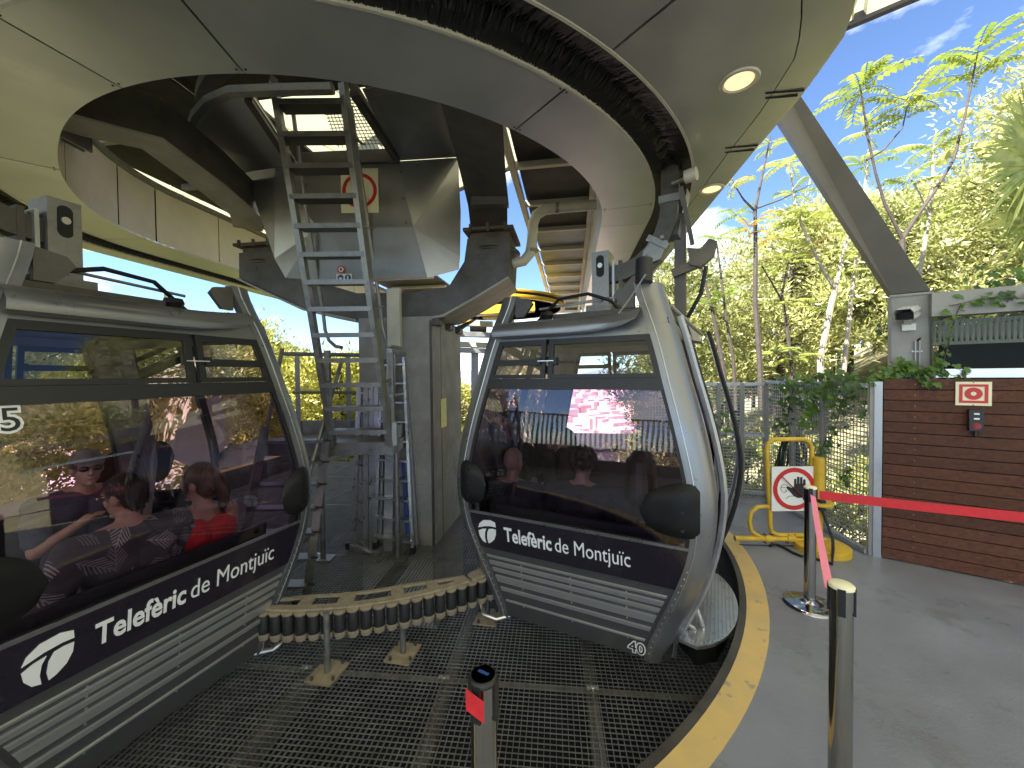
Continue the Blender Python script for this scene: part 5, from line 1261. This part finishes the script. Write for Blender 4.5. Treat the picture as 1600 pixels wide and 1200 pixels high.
# ------------------------------------------------------------------ belt stanchions
def stanchion(x, y, label, h=.87, base=True, cap='print', rz=0):
    t = thing('belt_stanchion', label, 'stanchion', (x, y, 0), rz, 'chrome belt stanchions')
    b_ = put('base', MB().lathe([(0, .052), (.045, .05), (.06, .036), (.10, .028), (.15, .018), (.168, .010), (.17, 0), (0, 0)], seg=48), 'chrome', t, local=True, smooth=60)
    put('tube', MB().lathe([(.0365, .04), (.0365, h-.085)], seg=36), 'chrome', t, local=True)
    hdm = put('belt_head', MB().lathe([(.0385, h-.09), (.0385, h-.004)], seg=36), 'chrome', t, local=True)
    for k in range(4):
        a_ = R(45+90*k); put('belt_slot', MB().box((.034*math.cos(a_), .034*math.sin(a_), h-.055), (.016, .024, .10), Matrix.Rotation(a_, 3, 'Z')), 'black_plastic', hdm, local=True)
    put('top_cap', MB().lathe([(0, h+.004), (.034, h+.003), (.0405, h-.003), (.0405, h-.012), (.038, h-.014)], seg=36), 'black_plastic' if cap == 'black' else 'sign_cream', t, local=True, smooth=50)
    return t
sA = stanchion(2.161, 2.836, 'chrome belt stanchion with round foot in front of the yellow barrier, red belt attached', cap='cream', rz=.2)
sB = stanchion(1.216, 1.441, 'nearest chrome belt stanchion at the lower right with plain pale cap', h=.914, cap='cream', rz=.1)
sC = stanchion(-.088, 1.070, 'chrome belt stanchion with black cap and red belt tab beside the grating', cap='black', rz=.35)
sD = stanchion(4.25, 1.74, 'chrome belt stanchion beside the timber wall, outside the right picture edge', cap='cream') if False else None
put('cap_print', MB().box((.002, .004, .8745), (.034, .010, .0012), Matrix.Rotation(R(-50), 3, 'Z')), 'sign_blue', sC, local=True)
put('cap_ring', MB().lathe([(.030, .8745), (.033, .8745)], seg=30), 'sign_cream', sC, local=True)
def belt(p, q, h_, sag, m_, nm, label, n_=18, tilt=0):
    p, q = Vector(p), Vector(q); rows = [[], []]
    for i in range(n_+1):
        f = i/n_; c_ = p+(q-p)*f-V(0, 0, sag*4*f*(1-f)); a_ = R(tilt); s_ = (q-p).cross(V(0, 0, 1)).normalized(); u_ = V(0, 0, 1)*math.cos(a_)+s_*math.sin(a_)
        rows[0].append(c_-u_*h_/2); rows[1].append(c_+u_*h_/2)
    d_ = (q-p).cross(V(0, 0, 1)).normalized()*.0015
    return tag(put(nm, MB().sheet(rows, d_), m_), label, 'belt')
belt((2.21, 2.815, .815), (4.25, 1.72, .845), .062, .015, 'red_belt', 'barrier_belt', 'wide red barrier belt running right from the far stanchion along the timber wall')
belt((2.150, 2.795, .815), (1.208, 1.482, .865), .034, .02, 'red_belt_lit', 'barrier_belt', 'narrow red belt coloured pink as if light shone through it, stretched between the two stanchions at the right', tilt=62)
c_ = belt((-.132, 1.036, .832), (-.082, 1.012, .815), .058, 0, 'red_belt', 'belt_tab', 'short red belt end clipped to the black capped stanchion')

# ------------------------------------------------------------------ land, city, trees
def g(x, y):
    hill = -4.8+.50*x*(1 if y > 9 else max(.42, 1-(9-y)*.06)) - .36*max(0, y-14)
    valley = -3.2 - .36*max(0, y-19) - .10*max(0, -x-10)
    return max(min(hill, 26+.02*x), max(valley, -62), )
gs = MB(); xs = [-400, -250, -160, -100, -60, -40, -28] + [-20+2.5*i for i in range(29)] + [60, 80, 110, 160, 250, 400]; ys = [-60, -40, -25, -15, -8, 0] + [6+2.5*i for i in range(16)] + [50, 62, 80, 105, 140, 190]
rg_ = random.Random(2)
gs.sheet([[V(x, y, g(x, y)+(rg_.uniform(-.25, .25) if y > 8 or x > 9 else -.3)) for x in xs] for y in ys]); struct('ground', gs, 'ground', fix=False)
cg = MB().sheet([[V(x, y, -62-(.0)) for x in (-2500, -600, 0, 600, 2500)] for y in (120, 600, 1200, 2600)]); struct('valley_floor', cg, 'city_ground')
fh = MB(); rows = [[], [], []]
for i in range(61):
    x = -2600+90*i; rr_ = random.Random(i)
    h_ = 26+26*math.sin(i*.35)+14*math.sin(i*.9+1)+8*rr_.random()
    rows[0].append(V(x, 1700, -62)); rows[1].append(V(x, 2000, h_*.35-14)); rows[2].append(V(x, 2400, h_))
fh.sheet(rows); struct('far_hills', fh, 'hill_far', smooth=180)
m = bpy.data.materials.new('city_walls_hazed'); t_, N_, L_ = nodes(m); b_ = N_['Principled BSDF']; b_.inputs['Roughness'].default_value = .8  # distance haze and the glass's pink sheen are put into these wall colours
gi = N_.new('ShaderNodeNewGeometry'); rp_ = N_.new('ShaderNodeValToRGB'); L_(gi.outputs['Random Per Island'], rp_.inputs[0]); L_(rp_.outputs[0], b_.inputs['Base Color'])
for p_, c_ in ((0, (.62, .46, .42)), (.35, (.76, .66, .60)), (.7, (.60, .36, .30))):
    e = rp_.color_ramp.elements.new(p_); e.color = (*c_, 1)
rp_.color_ramp.elements[-1].color = (.72, .68, .62, 1); MATS['city_walls_hazed'] = m
ct = MB(); rc = random.Random(11)
for i in range(2600):
    y = rc.uniform(190, 1650)**1.0; x = rc.uniform(-.75, .85)*y; w_ = rc.uniform(9, 22); d_ = rc.uniform(9, 20); h_ = rc.uniform(9, 24)
    ct.box((x, y, -62+h_/2), (w_, d_, h_), Matrix.Rotation(.5, 3, 'Z'))
o = put('distant_city', ct, 'city_walls_hazed', smooth=0, fix=False); o['kind'] = 'stuff'; o['label'] = 'blocks of the distant city in the valley below, haze put into their pale pink colour'

ICO = [(0, 0, 1), (.89, 0, .45), (.28, .85, .45), (-.72, .53, .45), (-.72, -.53, .45), (.28, -.85, .45), (.72, .53, -.45), (-.28, .85, -.45), (-.89, 0, -.45), (-.28, -.85, -.45), (.72, -.53, -.45), (0, 0, -1)]
ICF = [(0, 1, 2), (0, 2, 3), (0, 3, 4), (0, 4, 5), (0, 5, 1), (1, 6, 2), (2, 7, 3), (3, 8, 4), (4, 9, 5), (5, 10, 1), (6, 7, 2), (7, 8, 3), (8, 9, 4), (9, 10, 5), (10, 6, 1), (11, 7, 6), (11, 8, 7), (11, 9, 8), (11, 10, 9), (11, 6, 10)]
def clump(mb, c, r_, n_, size, rr, flat=.8):
    mb.add([Vector(c)+Vector(p)*r_*rr.uniform(.08, .30) for p in ICO], ICF)
    for _ in range(n_):
        d = Vector((rr.gauss(0, 1), rr.gauss(0, 1), rr.gauss(0, flat))); 
        if d.length < .01: continue
        d.normalize(); p = c+d*r_*rr.uniform(.25, 1); u = Vector((rr.uniform(-1, 1), rr.uniform(-1, 1), rr.uniform(-1, 1))).normalized(); v = (d*1.2+Vector((0, 0, .5))+u*.8).normalized()*size*rr.uniform(.7, 1.4)
        s_ = v.cross(u).normalized()*size*.22
        mb.add([p-s_, p+s_, p+v], [(0, 1, 2)])
def pine_mesh(seed, h, spread, n_cl, base=.30, size=.13, per=104):
    rr = random.Random(seed); tk = MB(); cr = MB()
    lean = Vector((rr.uniform(-.12, .12), rr.uniform(-.12, .12), 0)); top = Vector((0, 0, h*.93))+lean*h
    tpts = [Vector((0, 0, -.6)), Vector((0, 0, h*.25))+lean*h*.15, Vector((0, 0, h*.6))+lean*h*.5, top]
    tk.tube(tpts, [h*.022, h*.018, h*.012, .015], 7)
    for i in range(n_cl):
        f = base+(1-base)*(i+rr.random())/n_cl; a_ = i*2.4+rr.uniform(-.5, .5)
        rad = spread*(math.sin(math.pi*min(1, (f-base)/(1-base)*.86+.14))**.7)*rr.uniform(.35, 1.05)
        p0 = Vector((0, 0, h*f*.92))+lean*h*f; p1 = p0+Vector((math.cos(a_)*rad, math.sin(a_)*rad, rad*rr.uniform(.05, .45)))
        if rad > .4 and i % 2 == 0: tk.tube([p0, (p0+p1)/2+Vector((0, 0, -.05*rad)), p1], [.03+.012*rad, .02, .008], 5)
        clump(cr, p1, spread*rr.uniform(.17, .30), per, size, rr); 
        if rad > .6: clump(cr, p0+(p1-p0)*rr.uniform(.45, .75), spread*.18, per//2, size, rr)
    return tk.mesh('trunk', None, 60), cr.mesh('crown', None, 0, False)
PINES = [pine_mesh(1, 7.0, 2.3, 95), pine_mesh(2, 8.2, 2.6, 105), pine_mesh(3, 6.0, 2.2, 85), pine_mesh(4, 4.2, 2.0, 80, .10)]
def pine(x, y, k, label, group, leaf='pine_leaf', s=1., z=None, rz=None):
    tm, cm = PINES[k]; t = thing('pine_tree', label, 'tree', (x, y, g(x, y) if z is None else z), rg_.uniform(0, 6.28) if rz is None else rz, group); t.scale = (s, s, s*rg_.uniform(.9, 1.1))
    a_ = put('trunk', tm, None, t); b_ = put('crown', cm, None, t)
    for o_, m_ in ((a_, 'bark_dark'), (b_, leaf)):
        if not o_.data.materials: o_.data.materials.append(None)
        o_.material_slots[0].link = 'OBJECT'; o_.material_slots[0].material = MATS[m_]
    return t
rt = random.Random(21); pts = []
def free(x, y, dmin):
    if any((x-a)**2+(y-b)**2 < dmin*dmin for a, b in pts): return False
    pts.append((x, y)); return True
n_p = 0; tries = 0
while n_p < 150 and tries < 6000:
    tries += 1
    x = rt.uniform(4, 46); y = rt.uniform(10.5, 40)
    if x < 6.5 and y < 13: continue
    if x/y < .37: continue
    if free(x, y, 2.1+.035*y): pine(x, y, rt.randrange(3), 'pale green pine on the wooded hillside beyond the mesh fence', 'pines on the hillside', 'pine_leaf', rt.uniform(.75, 1.15)); n_p += 1
for x, y, k, s in ((17, 3.5, 3, 1.1), (19, -3, 2, .9), (14, 8.5, 2, 1.1), (25, 6, 1, 1.)):
    pine(x, y, k, 'pine on the slope right of the timber wall', 'pines right of the wall', 'pine_leaf', s)
for i, (x, y, k, s) in enumerate(((-7.9, 14.0, 3, 1.35), (-6.0, 13.6, 3, 1.30), (-9.6, 14.6, 2, 1.15), (-4.3, 15.2, 3, 1.25), (-11.8, 14.5, 2, 1.2), (-14.5, 14.5, 1, 1.0), (-17, 13, 0, 1.0), (-7, 18.5, 1, .85), (-3, 19, 3, 1.2), (-11, 19, 1, .9), (-20, 18, 1, 1.1), (-16, 20, 0, 1.1))):
    pine(x, y, k, 'sunlit yellow green pine standing beyond the left side of the station', 'pines beyond the left side', 'pine_leaf_yellow', s)
for x, y, k, s, lb in ((-.55, 15.8, 3, .95, 'round dark pine right behind the grey pylon, seen through the right cabin glass'), (-1.6, 17.5, 3, .85, 'smaller round pine left of the grey pylon, beyond the concrete column')):
    pine(x, y, k, lb, 'pines behind the right cabin', 'bush_leaf', s, z=-4.6)

for x, y, k, s in ((-9.4, 1.2, 3, 1.0), (-9.8, 4.2, 3, 1.1), (-10.2, 7.2, 3, 1.15), (-11.8, 2.6, 1, .8), (-12.2, 6.0, 0, .95), (-9.6, 10.0, 3, 1.2), (-12.5, 9.2, 2, 1.1), (-10.4, -2.0, 2, 1.0)):
    pine(x, y, k, 'pine crowding the left platform, glimpsed through the left cabin windows', 'pines beside the left platform', 'pine_leaf', s, z=-1.6)
# pylon seen through the right cabin
py = thing('lift_pylon', 'grey round steel pylon of the cableway seen through the right cabin glass', 'pylon', (-.05, 13, -4))
put('shaft', MB().cyl((-.05, 13, -4), (-.05, 13, .4), .34, 24, .24), 'alu_dull', py); put('shaft', MB().cyl((-.05, 13, .4), (-.05, 13, 4.2), .18, 20, .15), 'alu_dull', py); put('flange', MB().lathe([(.25, .3), (.42, .32), (.42, .5), (.25, .55)], (-.05, 13, 0), 24), 'alu_dull', py)
put('crossarm', MB().box((-.05, 13, 4.1), (2.6, .25, .25)), 'alu_dull', py)

# saplings with pinnate leaves
def compound(mb, p, d, l, rr, pairs=9, size=None):
    d = d.normalized(); side = d.cross(Vector((0, 0, 1)))
    if side.length < .05: side = Vector((1, 0, 0))
    side.normalize(); size = size or l*.22; q = p.copy(); pts_ = [q.copy()]
    for k in range(pairs):
        dd = (d+Vector((0, 0, -.10*k*k/pairs))).normalized(); q = q+dd*l/pairs; pts_.append(q.copy()); sc_ = size*(1.05-.5*abs(k/pairs-.45))
        for s_ in (-1, 1):
            tip = (side*s_*.85+dd*.35+Vector((0, 0, -.38+rr.uniform(-.18, .12)))).normalized()*sc_; w_ = dd*sc_*.30
            mid = tip*.45; mb.add([q, q+mid-w_, q+tip, q+mid+w_+Vector((0, 0, .02*sc_))], [(0, 1, 2, 3)])
    return pts_
def sapling(label, branches, m_trunk, tips, seed, lsize=.55, n_leaf=7, group=None, leafm='ailanthus_leaf'):
    rr = random.Random(seed); base = branches[0][0][0]
    t = thing('sapling_tree', label, 'tree', base, 0, group); tk = MB(); lf = MB()
    for pts_, r0, r1 in branches:
        n_ = len(pts_); tk.tube(pts_, [r0+(r1-r0)*i/(n_-1) for i in range(n_)], 7)
    for p, s_ in tips:
        for k in range(n_leaf):
            a_ = 2*math.pi*k/n_leaf+rr.uniform(-.3, .3); d = Vector((math.cos(a_), math.sin(a_), rr.uniform(-.05, .55))); r_ = compound(lf, p+Vector((0, 0, rr.uniform(-.12, .05))), d, lsize*s_*rr.uniform(.75, 1.15), rr, 9)
            tk.tube(r_, .004, 3, False)
    put('trunk', tk, m_trunk, t); put('leaf', lf, leafm, t, kind='stuff', smooth=0, fix=False); return t
def PX(lst, d): return [by(x, y, d+(0 if len(q) < 3 else q[2])) for q in lst for x, y in [q[:2]]]
d = 7.2
sapling('sapling with dark slender trunk rising straight behind the far fence, in front of blue sky', [(PX([(1190, 640), (1187, 560), (1180, 470), (1181, 395), (1180, 328)], d), .055, .03), (PX([(1180, 328), (1190, 280), (1204, 212)], d), .028, .012), (PX([(1180, 330), (1162, 312), (1145, 285)], d), .022, .01), (PX([(1181, 326), (1220, 312), (1266, 288)], d), .018, .008)], 'bark_dark', [(by(1145, 285, d), .8), (by(1204, 225, d), .6), (by(1240, 300, d), .7), (by(1170, 355, d), .8), (by(1215, 370, d+.5), .8)], 1)
d = 7.8
sapling('pale barked sapling between the dark sapling and the strut, forking high up', [(PX([(1283, 640), (1282, 560), (1300, 470), (1306, 452)], d), .06, .045), (PX([(1306, 452), (1285, 420), (1268, 385), (1252, 350), (1240, 300), (1232, 250)], d), .04, .014), (PX([(1306, 452), (1316, 400), (1330, 360), (1336, 330)], d), .035, .02)], 'bark_pale', [(by(1232, 250, d), 1.), (by(1252, 345, d), 1.), (by(1268, 385, d), .8), (by(1225, 330, d), .9), (by(1290, 330, d), .9)], 2, n_leaf=8)
d = 8.6
sapling('thin grey sapling close behind the strut base', [(PX([(1312, 640), (1320, 560), (1330, 470), (1338, 400)], d), .06, .03)], 'bark_pale', [(by(1320, 420, d), .9), (by(1335, 390, d), .8), (by(1300, 470, d), .8)], 3)
d = 8.2
sapling('thin dark sapling left of the straight one, half behind the cabin door', [(PX([(1140, 640), (1128, 560), (1110, 470), (1098, 430), (1092, 395)], d), .05, .02), (PX([(1150, 640), (1146, 560), (1135, 500), (1128, 440), (1120, 380)], d), .04, .016)], 'bark_dark', [(by(1092, 395, d), .8), (by(1120, 372, d), .9), (by(1132, 455, d), .7), (by(1150, 330, d), .8), (by(1105, 470, d), .7)], 4)
d = 7.6
sapling('slim sapling with drooping leaf tufts low behind the mesh fence', [(PX([(1240, 640), (1238, 580), (1228, 500), (1222, 460), (1232, 410)], d), .04, .016), (PX([(1222, 470), (1205, 440), (1190, 415)], d), .02, .01)], 'bark_dark', [(by(1230, 405, d), .8), (by(1215, 545, d), .7), (by(1245, 555, d), .8), (by(1190, 415, d), .6), (by(1235, 470, d), .8)], 5)
d = 6.2
sapling('tall sapling with two bare stems and big leaf crowns against blue sky', [(PX([(1412, 470), (1411, 420), (1410, 374)], d), .045, .036), (PX([(1410, 374), (1396, 345), (1382, 318), (1368, 270), (1356, 215), (1348, 160), (1344, 135)], d), .026, .010), (PX([(1410, 374), (1428, 345), (1460, 300), (1490, 250), (1508, 180), (1522, 110), (1528, 80)], d), .030, .010), (PX([(1354, 250), (1380, 235), (1410, 200), (1418, 165)], d), .016, .008)], 'bark_dark', [(by(1344, 138, d), 1.05), (by(1352, 118, d), .7), (by(1528, 80, d), 1.0), (by(1524, 105, d), .9), (by(1418, 150, d), .95), (by(1412, 175, d), .7)], 6, lsize=.62, n_leaf=8)
d = 7.4
sapling('pale sapling right of the strut with yellow orange young leaves, below the big leaf crowns', [(PX([(1430, 470), (1440, 410), (1452, 340), (1457, 280), (1460, 228)], d), .04, .014), (PX([(1452, 340), (1436, 300), (1420, 275)], d), .018, .009), (PX([(1350, 330), (1352, 290), (1358, 230)], d), .03, .015)], 'bark_pale', [(by(1460, 225, d), 1.), (by(1420, 278, d), .9), (by(1350, 250, d), .9), (by(1462, 330, d), .9), (by(1358, 205, d), .7)], 7, n_leaf=8)
# fan palm at the right edge
pm = thing('fan_palm', 'fan palm whose stiff leaf blades reach in at the right picture edge', 'palm', (9.2, 5.6, g(9.2, 5.6)))
pc_ = by(1745, 300, 6.0); put('trunk', MB().tube([(pc_.x, pc_.y, g(9, 6)), pc_], [.2, .16], 10), 'bark_dark', pm)
rp2 = random.Random(8)
for px, py, ax_ in ((1622, 258, 12), (1625, 340, -30), (1640, 225, 38), (1700, 250, 60), (1720, 380, -60), (1760, 200, 90)):
    hub = by(px, py, 6.0+rp2.uniform(-.3, .3)); mb = MB(); dir0 = (hub-pc_)
    for k in range(34):
        a_ = R(180-ax_*.0+(-68+136*k/33)) ; dv = Vector((math.cos(a_), -.25+rp2.uniform(-.1, .1), math.sin(a_)*.9 + .12*math.sin(R(ax_)))); dv = Matrix.Rotation(R(-ax_*.5), 3, 'Y') @ dv; dv.normalize()
        l_ = rp2.uniform(.85, 1.15)*1.25; sd = dv.cross(Vector((0, 1, .2))).normalized()*.034; m1_ = hub+dv*l_*.55+Vector((0, 0, -.02)); tip = hub+dv*l_+Vector((0, 0, -.10*l_))
        mb.add([hub-sd*.3, hub+sd*.3, m1_+sd, tip, m1_-sd], [(0, 1, 2, 3, 4)])
    fr_ = put('frond', mb, 'palm_leaf', pm, smooth=0, fix=False); put('stalk', MB().tube([pc_, (pc_+hub)/2+V(0, 0, .15), hub], .02, 6), 'palm_leaf', fr_)
# ivy over the fence, post and window band
iv = thing('ivy', 'bright green ivy trailing over the mesh fence top and the grey upright', 'ivy', (3.3, 4.2, 1.5))
IVL = [(0, 0), (.38, -.12), (.62, .12), (.36, .30), (.44, .62), (.16, .56), (0, 1.0), (-.16, .56), (-.44, .62), (-.36, .30), (-.62, .12), (-.38, -.12)]
ri = random.Random(14); lv_ = MB(); stems = MB()
def ivy_leaf(p, s_, nrm):
    nrm = nrm.normalized(); u = nrm.cross(Vector((0, 0, 1)))
    if u.length < .1: u = Vector((1, 0, 0))
    u.normalize(); v = u.cross(nrm); a_ = ri.uniform(-1.0, 1.0)+math.pi; u, v = u*math.cos(a_)+v*math.sin(a_), v*math.cos(a_)-u*math.sin(a_)
    lv_.add([p+(u*x+v*y)*s_ + nrm*s_*(-.12*abs(x)) for x, y in IVL], [(0, 1, 2, 3), (0, 3, 4, 5), (0, 5, 6, 7), (0, 7, 8, 9), (0, 9, 10, 11)])
def vine(pts_, n_, spread, s0=.045, drop=.0):
    pts_ = [Vector(p) for p in pts_]; stems.tube(pts_, .0035, 4, False)
    for k in range(n_):
        f = ri.random()*(len(pts_)-1); i = int(f); p = pts_[i]+(pts_[i+1]-pts_[i])*(f-i)+Vector((ri.gauss(0, spread), ri.gauss(0, spread*.6), ri.gauss(0, spread)-abs(ri.gauss(0, drop))))
        ivy_leaf(p, s0*ri.uniform(.6, 1.5), Vector((ri.uniform(-.6, .4), -1, ri.uniform(-.1, 1.1))))
fq = lambda f, z: V(3.285+.175*f-.03, 3.62+1.72*f-.01, z)
vine([fq(.02, 1.62), fq(.25, 1.64), fq(.5, 1.62), fq(.8, 1.58)], 230, .07, .052, .10)
vine([fq(.3, 1.6), fq(.45, 1.3), fq(.42, 1.05)], 70, .08, .05); vine([fq(.62, 1.58), fq(.68, 1.25), fq(.72, .98)], 60, .08, .05)
vine([fq(.15, 1.5), fq(.22, 1.15), fq(.3, .9)], 30, .05); vine([fq(.3, 1.0), fq(.36, .8)], 14, .05); vine([fq(.12, .75), fq(.16, .6)], 8, .035)
vine([fq(.02, 1.63), wl(.05, .12, 1.68), wl(.16, .16, 1.72), wl(.26, .2, 1.70)], 120, .045, .048)
vine([wl(.28, .12, 1.68), wl(.36, .12, 1.74), wl(.42, .13, 1.66), wl(.52, .12, 1.67)], 36, .03, .042); vine([wl(.20, -.0, 1.64), wl(.30, -.01, 1.60)], 16, .02, .045)
vine([wl(.36, .12, 1.72), wl(.40, .12, 1.95), wl(.43, .12, 2.15), wl(.46, .1, 2.26)], 22, .025, .036)
vine([wl(.40, .14, 2.26), wl(.60, .12, 2.30), wl(.85, .12, 2.27), wl(1.2, .12, 2.33)], 40, .035, .045); vine([wl(.55, .2, 2.42), wl(.8, .2, 2.46), wl(1.2, .2, 2.44)], 70, .05, .055)
vine([V(3.0, 5.45, .9), V(2.9, 5.5, 1.1)], 16, .06, .055); vine([on_plane(1385, 500, .6), on_plane(1380, 520, .6)], 10, .04, .05)
put('leaf', lv_, 'ivy_leaf', iv, kind='stuff', smooth=0, fix=False); put('stem', stems, 'bark_dark', iv)
# loose bushes beyond the fence
def bush(x, y, z, r_, label, n_=26, group='bushes beyond the far fence'):
    rr = random.Random(int(x*10+y)); t = thing('bush', label, 'bush', (x, y, z), 0, group); mb = MB(); st2 = MB()
    for k in range(n_):
        a_ = rr.uniform(0, 6.28); q_ = Vector((x+r_*math.cos(a_)*rr.random(), y+r_*math.sin(a_)*rr.random(), z+rr.uniform(.2, 1)*r_*1.1)); clump(mb, q_, r_*.34, 46, .10, rr); st2.tube([V(x, y, z-.3), q_], .01, 4)
    put('foliage', mb, 'pine_leaf_yellow' if rr.random() < .5 else 'bush_leaf', t, smooth=0, fix=False); put('stem', st2, 'bark_dark', t)
for x, y, z, r_ in ((3.6, 8.2, -1.6, 1.3), (4.9, 8.4, -1.5, 1.5), (5.6, 7.2, -1.5, 1.3), (2.8, 9.4, -1.8, 1.4), (6.6, 8.6, -1.6, 1.7), (4.6, 6.6, -1.2, .9), (4.3, 9.9, -1.6, 1.7), (7.2, 6.6, -1.4, 1.3)):
    bush(x, y, z, r_, 'light green bush growing below the far mesh fence')
